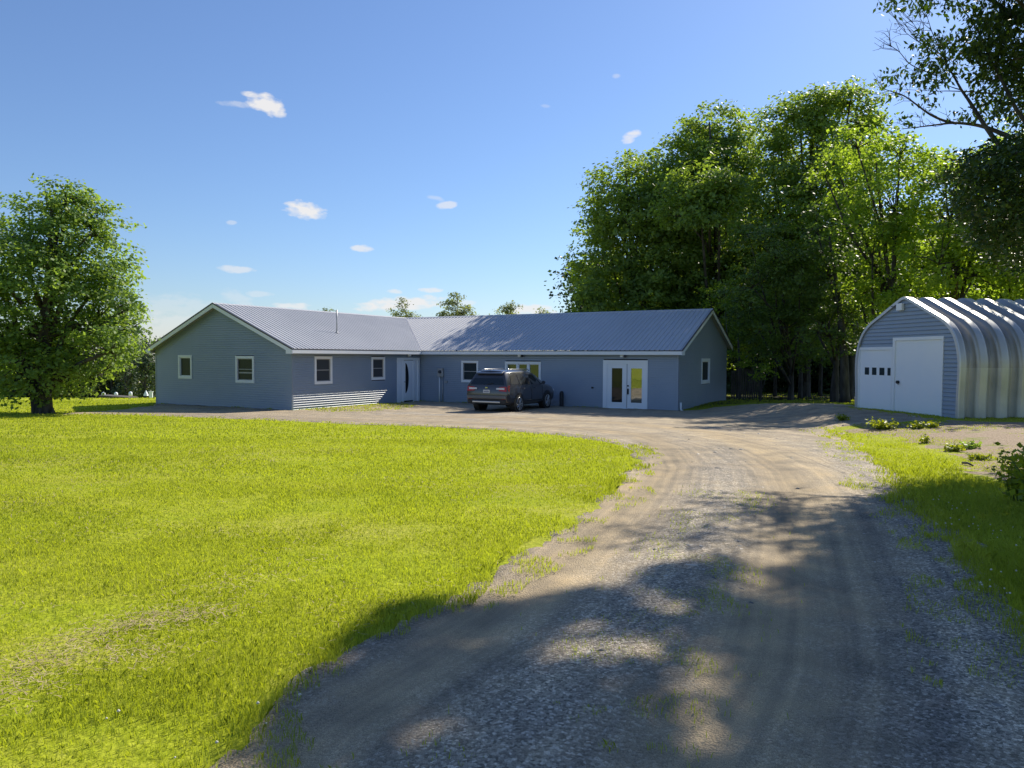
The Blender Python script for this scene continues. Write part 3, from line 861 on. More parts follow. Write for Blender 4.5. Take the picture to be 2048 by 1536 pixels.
def window(T, s0, s1, z0, z1, glass='glass', rail=True, panes=1, sill=True, tw=.105, label=None, blind=False):
    w_ = MB(); frame_box(w_, T, s0, s1, z0, z1, tw, -.06, .036, (tw, tw, tw * 1.15, tw * 1.1)); w = w_.build('window', M['white'], house)
    if label: w['label'] = label
    a, b_, c, d = s0 + tw, s1 - tw, z0 + tw * 1.15, z1 - tw * 1.1
    wd = (b_ - a) / panes
    fr = MB()
    for k in range(panes):
        p0, p1 = a + k * wd, a + (k + 1) * wd
        if panes > 1 and k: fr.box(p0 - .05, p0 + .05, -.05, .02, c, d, T)
        frame_box(fr, T, p0 + (.05 if k else 0), p1 - (.05 if k < panes - 1 else 0), c, d, .035, -.05, -.012)
        if rail: fr.box(p0 + .035, p1 - .035, -.045, -.018, (c + d) / 2 - .02, (c + d) / 2 + .02, T)
    fr.build('sash', M['white'] if panes > 1 or not rail else M['sash'], w)
    for k in range(panes):
        p0, p1 = a + k * wd, a + (k + 1) * wd
        g = MB(); g.box(p0 + .03, p1 - .03, -.055, -.036, c + .03, d - .03, T); g.build('pane', M[glass], w)
    if blind:
        g = MB(); g.box(a + .04, b_ - .04, -.034, -.030, c + .30, c + .36, T); g.build('blind', M['soffit'], w)
    return w


M['sash'] = nmat('sash_grey', (.30, .31, .33), .5)
window(TF, *op_f[0], rail=False)
window(TF, *op_f[1], blind=True)
window(TS, *op_s[0], glass='glass_screen'); window(TS, *op_s[1], glass='glass_screen')
window(TR, *op_r[0]); window(TR, *op_r[1], glass='glass_lite', rail=False, panes=3)
window(TG, *op_g[0], rail=False, tw=.13)

# entry door
s0, s1, z0, z1 = op_s[2]
m = MB(); frame_box(m, TS, s0, s1, z0, z1, .12, -.06, .036, (.13, .15, .02, .12)); ed = m.build('entry_door', M['door_white'], house)
ed['label'] = 'white front door with dark crescent-shaped glass'
m = MB(); m.box(s0 + .13, s0 + .50, -.055, -.01, z0 + .02, z1 - .12, TS); m.box(s0 + .50, s0 + .56, -.055, .012, z0 + .02, z1 - .12, TS)
m.box(s1 - .42, s1 - .15, -.055, -.01, z0 + .02, z1 - .12, TS); m.box(s1 - .48, s1 - .42, -.055, .012, z0 + .02, z1 - .12, TS); m.build('side_panel', M['door_white'], ed)
m = MB(); m.box(s0 + .56, s1 - .48, -.05, -.005, z0 + .10, z1 - .14, TS)
frame_box(m, TS, s0 + .66, s1 - .54, .16, 1.99, .025, -.005, .008)
m.build('door_leaf', M['door_white'], ed)
m = MB(); pts = [TS(s0 + .70, .004, 1.95)]
for k in range(17):
    t = math.pi * k / 16; pts.append(TS(s0 + .70 + .27 * math.sin(t), .004, 1.17 + .78 * math.cos(t)))
pts.append(TS(s0 + .70, .004, .39)); m.poly(pts)
m.build('crescent_glass', M['glass_dark'], ed)
m = MB(); m.tube([TS(s0 + .61, .0, .98), TS(s0 + .61, .05, .98), TS(s0 + .69, .05, .98)], .014, 6); m.build('door_handle', M['black'], ed)
m = MB(); m.box(7.3, 8.75, .02, .55, -.22, -.10, TS); m.build('door_step', M['stone_step'], house)

# double glass door
s0, s1, z0, z1 = op_r[2]
m = MB(); frame_box(m, TR, s0, s1, z0, z1, .15, -.06, .036, (.19, .15, .03, .17)); fd = m.build('double_door', M['door_white'], house)
fd['label'] = 'white double glass door with black handle'
for a, b_, g0, g1, gl in ((s0 + .19, 11.665, 10.93, 11.44, 'glass_dark'), (11.675, s1 - .15, 11.86, 12.38, 'glass_bright')):
    m = MB(); frame_box(m, TR, a, b_, z0 + .03, z1 - .17, .1, -.05, -.004, (g0 - a, b_ - g1, .26, .20)); lf = m.build('door_leaf', M['door_white'], fd)
    m = MB(); m.box(g0 - .01, g1 + .01, -.04, -.03, z0 + .28, z1 - .36, TR); m.build('pane', M[gl], lf)
m = MB(); m.box(11.655, 11.685, -.003, .006, z0 + .03, z1 - .17, TR); m.build('astragal', nmat('seam_grey', (.32, .35, .4), .5), fd)
m = MB(); m.box(11.70, 11.76, -.004, .03, .97, 1.04, TR); m.box(11.695, 11.765, -.004, .022, .62, .88, TR); m.tube([TR(11.73, .02, .86), TR(11.73, .06, .84), TR(11.73, .06, .66), TR(11.73, .02, .62)], .014, 6)
m.build('door_handle', M['black'], fd)
m = MB(); m.box(10.25, 12.5, .03, .62, -.20, -.075, TR); m.build('door_step', M['stone_step'], house, bevel=.01)

# meter, conduits, lights, vents
m = MB(); m.box(1.20, 1.53, .015, .14, 1.25, 1.69, TR); mt = m.build('meter_box', M['galv'], house, bevel=.01)
m = MB(); m.tube([TR(1.365, .14, 1.50), TR(1.365, .21, 1.50)], [.09, .08], 14); m.build('meter_dial', M['glass_screen'], mt)
m = MB(); m.tube([TR(1.28, .06, 1.25), TR(1.28, .06, -.12)], .035, 8); m.build('conduit', M['white'], house)
m = MB(); m.tube([TR(1.47, .05, 1.25), TR(1.47, .05, -.12)], .028, 8); m.build('conduit', M['galv'], house)
m = MB(); m.box(1.60, 1.76, .015, .08, .93, 1.05, TR); m.build('cable_box', M['galv'], house)
m = MB(); m.box(9.93, 10.03, .012, .05, .84, .92, TR); m.build('outlet', M['black'], house)
for T, s in ((TS, 7.95), (TR, 6.19), (TR, 11.52)):
    m = MB(); m.box(s - .13, s + .03, .08, .20, 2.30, 2.42, T); wl = m.build('wall_light', M['white'], house, bevel=.02)
    m = MB(); m.tube([T(s + .06, .13, 2.37), T(s + .13, .19, 2.33)], [.03, .055], 10); m.build('lamp_head', M['roof_dark'], wl)
m = MB(); m.tube([H(-1.62, 4.42, 3.40), H(-1.62, 4.42, 4.56)], .035, 8); m.tube([H(-1.62, 4.42, 3.42), H(-1.62, 4.42, 3.50)], [.11, .045], 10); m.build('vent_pipe', M['galv'], house)
m = MB(); m.tube([TG(L1 + .16, .06, .32), TG(L1 + .16, .06, .02), TG(L1 + .16, .2, -.1)], .05, 8); m.build('vent_outlet', M['white'], house)

# black canister by the wall
c = H(8.53, 8.72, 0); g0 = gz(c.x, c.y)
m = MB(); zz = g0
m.tube([(c.x, c.y, zz), (c.x, c.y, zz + .04), (c.x, c.y, zz + .05), (c.x, c.y, zz + .62), (c.x, c.y, zz + .70), (c.x, c.y, zz + .74)], [.13, .13, .10, .10, .085, .04], 16)
can = m.build('outdoor_ashtray', M['black']); tag(can, 'slim black upright canister standing on gravel by the grey wall right of the car', 'canister')

# ------------------------------------------------------------------ arched steel garage
QO = np.array([11.562, 24.272]); QY = 1.42
QW = np.array([math.cos(QY), -math.sin(QY)]); QT = np.array([math.sin(QY), math.cos(QY)])
QZ = -.01


def Q(u, v, z): q = QO + u * QW + v * QT; return Vector((q[0], q[1], z + QZ))


hut = empty('arched_garage', Q(2.3, .5, 0), 0, 'corrugated steel arch garage with grey siding front and two white doors', 'garage')
half = [(2.27, 0), (2.27, .6), (2.30, 1.3), (2.27, 1.75), (2.14, 2.2), (1.93, 2.52), (1.62, 2.77), (1.1, 3.03), (.55, 3.30), (.28, 3.43), (.12, 3.50), (0, 3.52)]
hs_ = catmull(half, 5); prof = [(x, z) for x, z in hs_] + [(-x, z) for x, z in hs_[::-1][1:]]
CU = 2.30
prof = [(-x, z) for x, z in prof]     # from far-left base over the crown to near-right base
pn = []
for i in range(len(prof)):
    a = prof[max(i - 1, 0)]; b_ = prof[min(i + 1, len(prof) - 1)]; dx, dz = b_[0] - a[0], b_[1] - a[1]; L_ = math.hypot(dx, dz); pn.append((-dz / L_, dx / L_))
SP, DEP = .66, .25


def wave(v):
    ph = ((v - .05) / SP) % 1.0; ph = min(ph, 1 - ph)     # 0 at crest centre, .5 at trough centre
    t = (ph - .215) / .07
    t = min(max(t, 0), 1); t = t * t * (3 - 2 * t)
    return -DEP * t - .012 * (ph / .5) ** 2


vs = [-.03 + k * (SP / 16) for k in range(16 * 16)]
co = []
for v in vs:
    w = wave(v)
    for (x, z), (nx, nz) in zip(prof, pn): co.append(tuple(Q(CU + x + nx * w, v, z + nz * w)))
npf = len(prof); f_up, f_lo = [], []
for i in range(len(vs) - 1):
    for j in range(npf - 1):
        q_ = [i * npf + j, i * npf + j + 1, (i + 1) * npf + j + 1, (i + 1) * npf + j]
        (f_lo if (prof[j][1] + prof[j + 1][1]) / 2 < 1.42 else f_up).append(q_)
steel = noise_var(nmat('galvalume', (.4, .4, .4), .42, .6), [(.36, .35, .33), (.45, .435, .41)], 1.5, 5, bump=.004, bscale=3)
steel2 = noise_var(nmat('galvalume_base', (.5, .5, .5), .42, .3), [(.40, .41, .38), (.54, .54, .50)], 1.2, 5, bump=.004, bscale=4)
numpy_mesh('arch_panels', co, f_up, 4, smooth=True, mat=steel, parent=hut)
numpy_mesh('base_panels', co, f_lo, 4, smooth=True, mat=steel2, parent=hut)

def hutrange(z):
    best = 0
    for (x0, z0_), (x1, z1_) in zip(hs_[:-1], hs_[1:]):
        if z0_ <= z <= z1_: best = x0 + (x1 - x0) * (z - z0_) / (z1_ - z0_ + 1e-9)
    if z > 3.46: return None
    return (CU - best + .03, CU + best - .03)


TQ = lambda s, o, z: Q(s, -o + .03, z)
hop = [(.06, 1.80, -.02, 2.02), (1.80, 3.93, -.02, 2.30)]
siding(TQ, hutrange, 0, 3.5, hop, 'front_wall', hut, lap=.118, depth=.034)
m = MB()
pts = [(CU + x, z) for x, z in prof]
for (a, az), (b_, bz), (n0x, n0z), (n1x, n1z) in zip(pts[:-1], pts[1:], pn[:-1], pn[1:]):
    m.hexa([Q(a + n0x * .008, -.045, az + n0z * .008), Q(b_ + n1x * .008, -.045, bz + n1z * .008), Q(b_ - n1x * .075, -.045, bz - n1z * .075), Q(a - n0x * .075, -.045, az - n0z * .075),
            Q(a + n0x * .008, .0, az + n0z * .008), Q(b_ + n1x * .008, .0, bz + n1z * .008), Q(b_ - n1x * .075, .0, bz - n1z * .075), Q(a - n0x * .075, .0, az - n0z * .075)])
m.build('edge_trim', nmat('edge_steel', (.55, .56, .57), .4, .5), hut)


def roll_door(s0, s1, z1, label, wins, tl, lapz):
    m = MB(); tw = .095
    m.box(s0, s0 + tw, -.03, .035, 0, z1, TQ); m.box(s1 - tw * .6, s1, -.03, .035, 0, z1, TQ); m.box(s0 + tw, s1 - tw * .6, -.03, .035, z1 - tw, z1, TQ)
    d = m.build('garage_door', M['white'], hut); d['label'] = label
    m = MB(); z = .01; a, b_ = s0 + tw, s1 - tw * .6
    while z < z1 - tw:
        zt = min(z + lapz, z1 - tw)
        m.box(a, b_, -.05, -.012, z, zt - .012, TQ); m.box(a, b_, -.05, -.019, zt - .012, zt, TQ); z = zt
    dp = m.build('door_panel', M['door_white'], d)
    for w0, w1, h0, h1 in wins:
        m = MB(); m.box(w0, w1, -.018, -.008, h0, h1, TQ); m.build('pane', M['glass'], dp)
    return d


d1 = roll_door(.06, 1.795, 2.02, 'smaller white garage door with a row of four little windows', [(.40, .62, 1.12, 1.36), (.77, .99, 1.12, 1.36), (1.14, 1.38, 1.12, 1.36), (1.53, 1.68, 1.12, 1.36)], .1, .30)
d2 = roll_door(1.805, 3.93, 2.30, 'taller plain white door with a small black handle', [], .1, .19)
m = MB(); m.tube([TQ(2.05, -.01, .93), TQ(2.05, .05, .93)], .05, 10); m.tube([TQ(2.05, .03, .93), TQ(2.12, .05, .86)], .012, 6); m.build('door_handle', M['black'], d2)
m = MB(); m.box(2.02, 2.28, .02, .12, 3.12, 3.34, TQ); li = m.build('wall_light', M['white'], hut, bevel=.015)
m = MB(); m.tube([TQ(1.72, .05, 3.28), TQ(2.0, .05, 3.24)], .03, 8); m.build('lamp_head', M['roof_dark'], li)

# ------------------------------------------------------------------ car
cg = -.68
rx, ry = .02, 30.55     # right rear wheel contact
yawc = math.radians(90 - 27.5)                       # local +x = forward
fwd = np.array([math.cos(yawc), math.sin(yawc)]); lft = np.array([-fwd[1], fwd[0]])
cc = np.array([.17, 30.45]) + fwd * 1.41 + lft * .84
cgz = gz(*cc)
car = empty('parked_car', (cc[0], cc[1], cgz), yawc, 'dark grey SUV parked facing the house wall, rear to the driveway', 'car')
paint = nmat('car_paint', (.045, .045, .055), .28, .35, .6); b = paint.node_tree.nodes['Principled BSDF']; b.inputs['Coat Weight'].default_value = .8; b.inputs['Coat Roughness'].default_value = .05
cglass = glass_mat('car_glass', (.008, .010, .012), .07)
tyre = nmat('tyre', (.018, .018, .018), .85); rimm = nmat('alloy', (.5, .5, .52), .3, .8); chrome = nmat('chrome', (.7, .7, .72), .15, 1.0); dark = nmat('car_plastic', (.02, .02, .022), .6)
redl = nmat('red_lens', (.35, .008, .01), .15); clearl = nmat('clear_lens', (.65, .62, .62), .15)
# stations: x, then for the 7 levels (halfwidth, z, dx)
ST = [
    (-2.44, [(.80, .42, .06), (.93, .50, .0), (.955, .78, .0), (.93, 1.13, .02), (.66, 1.66, .30), (.45, 1.73, .33), (0, 1.755, .33)]),
    (-2.20, [(.86, .34, 0), (.985, .46, 0), (.995, .80, 0), (.965, 1.14, 0), (.70, 1.68, .15), (.46, 1.755, .15), (0, 1.78, .15)]),
    (-1.50, [(.88, .30, 0), (.99, .42, 0), (1.0, .80, 0), (.965, 1.13, 0), (.715, 1.695, 0), (.48, 1.775, 0), (0, 1.80, 0)]),
    (-.60, [(.88, .28, 0), (.985, .40, 0), (.995, .78, 0), (.96, 1.11, 0), (.72, 1.69, 0), (.48, 1.78, 0), (0, 1.80, 0)]),
    (.35, [(.88, .28, 0), (.985, .40, 0), (.995, .78, 0), (.955, 1.09, 0), (.70, 1.64, 0), (.47, 1.73, 0), (0, 1.75, 0)]),
    (.80, [(.88, .28, 0), (.985, .40, 0), (.995, .78, 0), (.95, 1.08, 0), (.69, 1.50, 0), (.46, 1.56, 0), (0, 1.58, 0)]),
    (1.38, [(.88, .30, 0), (.985, .42, 0), (.99, .80, 0), (.93, 1.06, 0), (.82, 1.14, 0), (.50, 1.17, 0), (0, 1.18, 0)]),
    (2.05, [(.86, .30, 0), (.965, .42, 0), (.97, .78, 0), (.88, .99, 0), (.76, 1.05, 0), (.45, 1.08, 0), (0, 1.09, 0)]),
    (2.40, [(.78, .34, 0), (.87, .46, -.02), (.88, .74, 0), (.80, .92, -.05), (.68, .96, -.08), (.4, .98, -.06), (0, .99, -.05)]),
    (2.50, [(.6, .38, -.03), (.68, .48, 0), (.70, .70, 0), (.62, .82, -.06), (.5, .86, -.10), (.3, .87, -.10), (0, .88, -.10)])]


def ring(st):
    x, lv = st; L_ = [(x + d, w, z) for w, z, d in lv]
    return L_ + [(a, -b_, c) for a, b_, c in L_[:-1][::-1]]


m = MB(); rings = [ring(s) for s in ST]; NR = len(rings[0])
for r_ in rings: m.v += r_
for i in range(len(rings) - 1):
    for k in range(NR):
        k2 = (k + 1) % NR
        m.f.append([i * NR + k, (i + 1) * NR + k, (i + 1) * NR + k2, i * NR + k2]); m.sm.append(True)
for i, fl in ((0, False), (len(rings) - 1, True)):
    for k in range(6):
        q_ = [i * NR + k, i * NR + k + 1, i * NR + NR - 2 - k, i * NR + NR - 1 - k]
        q_ = list(dict.fromkeys(q_))
        m.f.append(q_[::-1] if fl else q_); m.sm.append(False)
body = m.build('body', paint, car, local=True, bevel=.02)
for p in body.data.polygons: p.use_smooth = True
# arches, wheels
for sx in (-1.41, 1.41):
    for sy in (-1, 1):
        m = MB(); y = sy * .995
        m.tube([(sx, y - sy * .25, .40), (sx, y + sy * .008, .40)], .435, 28, smooth=False); m.build('wheel_arch', dark, car, local=True)
        m = MB(); m.tube([(sx, y - sy * .23, .37), (sx, y - sy * .21, .37), (sx, y - sy * .02, .37), (sx, y + sy * .012, .37), (sx, y + sy * .014, .37)], [.34, .37, .37, .345, .27], 30)
        wh = m.build('wheel', tyre, car, local=True)
        m = MB(); m.tube([(sx, y + sy * .010, .37), (sx, y + sy * .018, .37)], .262, 28, smooth=False); rb = m.build('brake_disc', nmat('wheel_dark', (.05, .05, .055), .5, .4) if 'wheel_dark' not in bpy.data.materials else bpy.data.materials['wheel_dark'], wh, local=True)
        m = MB()
        for k in range(10):
            t = 2 * math.pi * k / 10 + .15 * (k % 2)
            m.tube([(sx + .05 * math.cos(t), y + sy * .024, .37 + .05 * math.sin(t)), (sx + .255 * math.cos(t), y + sy * .022, .37 + .255 * math.sin(t))], [.024, .018], 5, smooth=False)
        n_ = 28
        for k in range(n_):
            t0, t1 = 2 * math.pi * k / n_, 2 * math.pi * (k + 1) / n_
            m.tube([(sx + .262 * math.cos(t0), y + sy * .02, .37 + .262 * math.sin(t0)), (sx + .262 * math.cos(t1), y + sy * .02, .37 + .262 * math.sin(t1))], .012, 5, cap=False)
        m.tube([(sx, y + sy * .018, .37), (sx, y + sy * .034, .37)], .055, 12); m.build('rim', rimm, wh, local=True)


def car_side(name, mat, pts, sy, off=.006, parent=car):
    """pts in (x, z) laid on the side glass plane"""
    m = MB()
    def yy(x, z):
        # interpolate body half width at x,z between belt and roof edge
        xs = [s[0] for s in ST]; wb = np.interp(x, xs, [s[1][3][0] for s in ST]); zb = np.interp(x, xs, [s[1][3][1] for s in ST])
        wr = np.interp(x, xs, [s[1][4][0] for s in ST]); zr_ = np.interp(x, xs, [s[1][4][1] for s in ST])
        t = (z - zb) / max(zr_ - zb, .05); return wb + (wr - wb) * t
    q_ = [(x, sy * (yy(x, z) + off), z) for x, z in pts]
    m.poly(q_ if sy < 0 else q_[::-1]); return m.build(name, mat, parent, local=True)


for sy in (-1, 1):
    car_side('side_window', cglass, [(-2.02, 1.20), (-1.32, 1.17), (-1.32, 1.585), (-1.85, 1.56)], sy)
    car_side('side_window', cglass, [(-1.24, 1.17), (-.25, 1.15), (-.25, 1.60), (-1.24, 1.60)], sy)
    car_side('side_window', cglass, [(-.16, 1.15), (.95, 1.13), (.50, 1.50), (.22, 1.56), (-.16, 1.59)], sy)
    m = MB(); m.tube([(.85, sy * .93, 1.14), (.82, sy * 1.05, 1.18)], .03, 6); m.tube([(.76, sy * 1.10, 1.20), (.86, sy * 1.10, 1.20)], [.085, .06], 10); m.build('mirror', paint, car, local=True)
    m = MB(); m.tube([(-1.75, sy * .60, 1.775), (-1.6, sy * .60, 1.81), (.1, sy * .60, 1.80), (.3, sy * .60, 1.73)], .018, 6); m.build('roof_rail', chrome, car, local=True)
    for dx in (-1.05, .02):
        m = MB(); m.tube([(dx, sy * 1.0, 1.0), (dx + .05, sy * 1.03, 1.0), (dx + .17, sy * 1.03, 1.0), (dx + .2, sy * 1.0, 1.0)], .014, 6); m.build('door_handle', paint, car, local=True)
    m = MB()
    for x_ in (-1.28, -.21, .92): m.tube([(x_, sy * .992, .45), (x_, sy * .998, .8), (x_, sy * .970, 1.10)], .006, 4)
    m.tube([(-.95, sy * .985, .46), (.98, sy * .985, .46)], .03, 6); m.build('door_seam', dark, car, local=True)
    # tail lamp
    m = MB()
    m.hexa([(-2.455, sy * .58, .93), (-2.455, sy * .93, .90), (-2.25, sy * .985, .90), (-2.3, sy * .58, .93), (-2.44, sy * .58, 1.09), (-2.42, sy * .925, 1.12), (-2.22, sy * .982, 1.16), (-2.3, sy * .58, 1.09)])
    tl = m.build('tail_lamp', redl, car, local=True, bevel=.008)
    m = MB(); m.hexa([(-2.462, sy * .46, .99), (-2.462, sy * .84, .985), (-2.44, sy * .84, .985), (-2.44, sy * .46, .99), (-2.455, sy * .46, 1.055), (-2.455, sy * .84, 1.06), (-2.43, sy * .84, 1.06), (-2.43, sy * .46, 1.055)]); m.build('reversing_lamp', clearl, tl, local=True)
    m = MB(); m.box(-2.458, -2.43, min(sy * .70, sy * .86), max(sy * .70, sy * .86), .50, .60); m.build('reflector', redl, car, local=True)
# rear window: between belt (z 1.13) and roof (1.66)
def rearpt(y, t, off=.012):     # t 0 belt .. 1 roof edge
    return (-2.42 + .30 * t - off, y, 1.13 + .53 * t)


m = MB(); m.poly([rearpt(.80, .10), rearpt(-.80, .10), rearpt(-.60, .90), rearpt(.60, .90)]); m.build('rear_window', cglass, car, local=True)
m = MB(); m.hexa([rearpt(.62, .93, .10), rearpt(-.62, .93, .10), (-2.0, -.62, 1.71), (-2.0, .62, 1.71), rearpt(.60, 1.03, .12), rearpt(-.60, 1.03, .12), (-2.0, -.60, 1.75), (-2.0, .60, 1.75)]); m.build('spoiler', paint, car, local=True, bevel=.01)
m = MB(); m.tube([rearpt(0, .12, .03), rearpt(-.28, .22, .03)], .010, 5); m.build('wiper', dark, car, local=True)
m = MB(); m.box(-2.462, -2.43, -.155, .155, .84, .97); lp = m.build('licence_plate', nmat('plate_white', (.6, .6, .6), .5), car, local=True)
m = MB()
for k in range(7): m.box(-2.4645, -2.463, -.12 + k * .036, -.12 + k * .036 + .02, .875, .925)
m.build('plate_marks', nmat('plate_blue', (.05, .08, .2), .5), lp, local=True)
m = MB(); m.box(-2.466, -2.44, -.045, -.03, 1.03, 1.09); m.box(-2.466, -2.44, .03, .045, 1.03, 1.09); m.box(-2.466, -2.44, -.03, .03, 1.052, 1.068); m.build('badge', chrome, car, local=True)
m = MB(); m.box(-2.50, -2.36, -.93, .93, .60, .74); m.build('bumper', nmat('bumper_grey', (.13, .13, .135), .45), car, local=True, bevel=.03)
m = MB(); m.box(-2.49, -2.36, -.90, .90, .38, .58); m.build('lower_bumper', dark, car, local=True, bevel=.03)
m = MB(); m.box(-2.505, -2.40, -.66, .66, .43, .51); m.build('skid_plate', chrome if False else rimm, car, local=True, bevel=.02)
for sy in (-1, 1):
    m = MB(); m.box(2.22, 2.44, sy * .78 - .1, sy * .78 + .1, .74, .86); m.build('headlight', clearl, car, local=True, bevel=.02)
m = MB(); m.poly([(1.30, .78, 1.165), (1.30, -.78, 1.165), (.62, -.62, 1.60), (.62, .62, 1.60)]); m.build('windscreen', cglass, car, local=True)

# ------------------------------------------------------------------ trees


def leaves_from(Cs, outw, nl, spread, size, drop=0.0, flat=.55, upw=.6, rsd=.6, wr=.36):
    """Cs (n,3) twig centres, outw (n,3) outward directions -> leaf arrays"""
    n = len(Cs); c = np.repeat(Cs, nl, 0); o_ = np.repeat(outw, nl, 0); k = len(c)
    off = rng.normal(0, 1, (k, 3)) * spread * np.array([1, 1, flat])
    p = c + off
    nrm = o_ * .55 + np.array([0, 0, upw]) + rng.normal(0, rsd, (k, 3)); nrm /= np.linalg.norm(nrm, axis=1, keepdims=True) + 1e-9
    d = rng.normal(0, 1, (k, 3)) + o_ * .8 + np.array([0, 0, -drop]); d -= nrm * (d * nrm).sum(1, keepdims=True); d /= np.linalg.norm(d, axis=1, keepdims=True) + 1e-9
    s_ = np.cross(nrm, d); L_ = size * rng.uniform(.65, 1.3, (k, 1))
    fold = nrm * L_ * .08
    V = np.stack([p - d * L_ * .5, p + s_ * L_ * wr - fold - d * L_ * .05, p + d * L_ * .5 - nrm * L_ * .1, p - s_ * L_ * wr - fold - d * L_ * .05], 1).reshape(-1, 3)
    return V


def make_tree(name, label, cat, base, lobes, mat, bark, trunk_r=.25, top=None, leaf=.2, clumps=60, twigs=7, nleaf=9, cr=.75, group=None, extra=None, fork=None, trunk_pts=None, tint=(0, 1), zmin=None, kind=None, twist=.5):
    """lobes: list of (Vector centre, radius or (rx,ry,rz), weight)"""
    z0 = gz(base[0], base[1])
    t = empty(name, (base[0], base[1], z0), 0, label, cat, group)
    if kind: t['kind'] = kind
    cs = np.array([tuple(l_[0]) for l_ in lobes]); cen = cs.mean(0)
    top = top if top is not None else cs[:, 2].max() - .3
    m = MB()
    tp = trunk_pts or [(base[0], base[1], z0 - .15), (base[0] + .05, base[1], z0 + 1.2), (base[0] * .7 + cen[0] * .3, base[1] * .7 + cen[1] * .3, z0 + (top - z0) * .45), (cen[0], cen[1], top)]
    tp = catmull([tuple(p) for p in tp], 4); nn = len(tp)
    m.tube(tp, [trunk_r * (1.35 if i == 0 else 1) * (1 - .9 * (i / (nn - 1)) ** 1.1) + .02 for i in range(nn)], 9)
    for f_ in (fork or []):
        fp = catmull([tuple(p) for p in f_[0]], 4); m.tube(fp, [f_[1] * (1 - .85 * i / (len(fp) - 1)) for i in range(len(fp))], 8)
    CC, OO = [], []; sz = []
    for lc, lr, *w_ in lobes:
        lr = np.array(lr if isinstance(lr, (tuple, list)) else (lr, lr, lr * .85)); wgt = w_[0] if w_ else 1
        nc = max(4, int(clumps * .72 * wgt * (lr.mean() / 2.0) ** 2))
        d = rng.normal(0, 1, (nc, 3)); d[:, 2] = d[:, 2] * .9 + .1; d /= np.linalg.norm(d, axis=1, keepdims=True)
        r_ = np.where(rng.uniform(0, 1, nc) < .75, rng.uniform(.72, 1.08, nc), rng.uniform(.25, .75, nc))
        c = np.array(tuple(lc)) + d * r_[:, None] * lr
        if zmin is not None: c = c[c[:, 2] > zmin]; d = d[:len(c)] if len(d) != len(c) else d
        # limbs
        i0 = int(nn * (.25 + .5 * rng.uniform())); a = Vector(tp[min(i0, nn - 2)]); b_ = Vector(tuple(lc)) - Vector((0, 0, lr[2] * .3))
        if a.z > b_.z - .3:
            cands = [Vector(q_) for q_ in tp if q_[2] < b_.z - .2]; a = cands[-1] if cands else a
        mid = (a + b_) / 2 + Vector((rng.normal(0, .25), rng.normal(0, .25), .2)); r0 = trunk_r * .38
        m.tube([a, mid, b_], [r0, r0 * .7, r0 * .4], 6)
        for q_ in c[::max(1, len(c) // 10)]:
            mm = (b_ + Vector(q_)) / 2 + Vector((rng.normal(0, .12), rng.normal(0, .12), rng.normal(0, .12)))
            m.tube([b_, mm, Vector(q_)], [r0 * .35, r0 * .2, .01], 4)
        CC.append(c); OO.append(c - np.array(tuple(lc)))
    C = np.concatenate(CC); O_ = np.concatenate(OO)
    O_ /= np.linalg.norm(O_, axis=1, keepdims=True) + 1e-9
    n = len(C); crr = cr * rng.uniform(.45, 1.15, n)
    T_ = np.repeat(C, twigs, 0); To = np.repeat(O_, twigs, 0)
    dd = rng.normal(0, 1, (len(T_), 3)); dd /= np.linalg.norm(dd, axis=1, keepdims=True); dd = dd + To * .35
    T_ = T_ + dd * np.repeat(crr, twigs)[:, None] * np.array([1, 1, .42]) * rng.uniform(.5, 1.1, (len(T_), 1))
    V = leaves_from(T_, To, nleaf, leaf * 1.1, leaf, upw=.85, rsd=.55)
    nq = len(V) // 4
    ct = np.repeat(rng.uniform(0, 1, n), twigs * nleaf)[:nq]
    tt = tint[0] + (tint[1] - tint[0]) * np.clip(.55 * ct + .45 * rng.uniform(0, 1, nq), 0, 1)
    m.build('trunk', bark, t)
    numpy_mesh('crown', V, np.arange(nq * 4).reshape(-1, 4), 4, mat=mat, parent=t, face_attr={'tint': tt})
    return t


def lob(Y, lst, depth=1.0, jit=1.2):
    out = []
    for px, py, r, *dy in lst:
        yy = Y + (dy[0] if dy else random.uniform(-jit, jit)); rr = r / FPX * yy
        out.append((P(px, py, yy), (rr, rr * depth, rr * .9)))
    return out


LG, TG_ = 'maples', 'trees'
# left lawn tree
bx, by = G(88, 827)
make_tree('maple_tree', 'broad leafy maple on the lawn left of the house with a forked dark trunk', 'tree', (bx, by),
          lob(by + .3, [(118, 425, 62), (135, 395, 40), (60, 470, 75), (185, 455, 55), (130, 500, 85), (205, 540, 62), (10, 540, 95), (95, 590, 100), (195, 620, 70), (245, 612, 35, .4), (60, 680, 90), (150, 690, 85), (215, 690, 52), (255, 652, 28, .2), (205, 735, 38, .5), (130, 745, 55), (40, 735, 70), (-70, 560, 110), (-60, 680, 100), (-120, 620, 90), (75, 775, 36)], 1.05),
          M['leaf_left'], M['bark'], .30, leaf=.15, clumps=128, twigs=7, nleaf=8, cr=.55,
          fork=[([(bx - .25, by, gz(bx, by) - .1), (bx - .45, by, gz(bx, by) + 1.2), (bx - 1.4, by + .3, gz(bx, by) + 4), (bx - 2.4, by, gz(bx, by) + 6.5)], .2),
                ([(bx + .42, by - .1, gz(bx, by) - .1), (bx + .38, by - .1, gz(bx, by) + .28)], .13)])

# three tall maples behind the right end of the house
def behind(px, py_base, Y, lst, label, **k):
    b_ = P(px, 800, Y)
    return make_tree('maple_tree', label, 'tree', (b_.x, b_.y), lob(Y, lst, 1.0, 1.8), k.pop('mat', M['leaf_maple']), k.pop('bark', M['bark']), k.pop('tr', .34), **k)


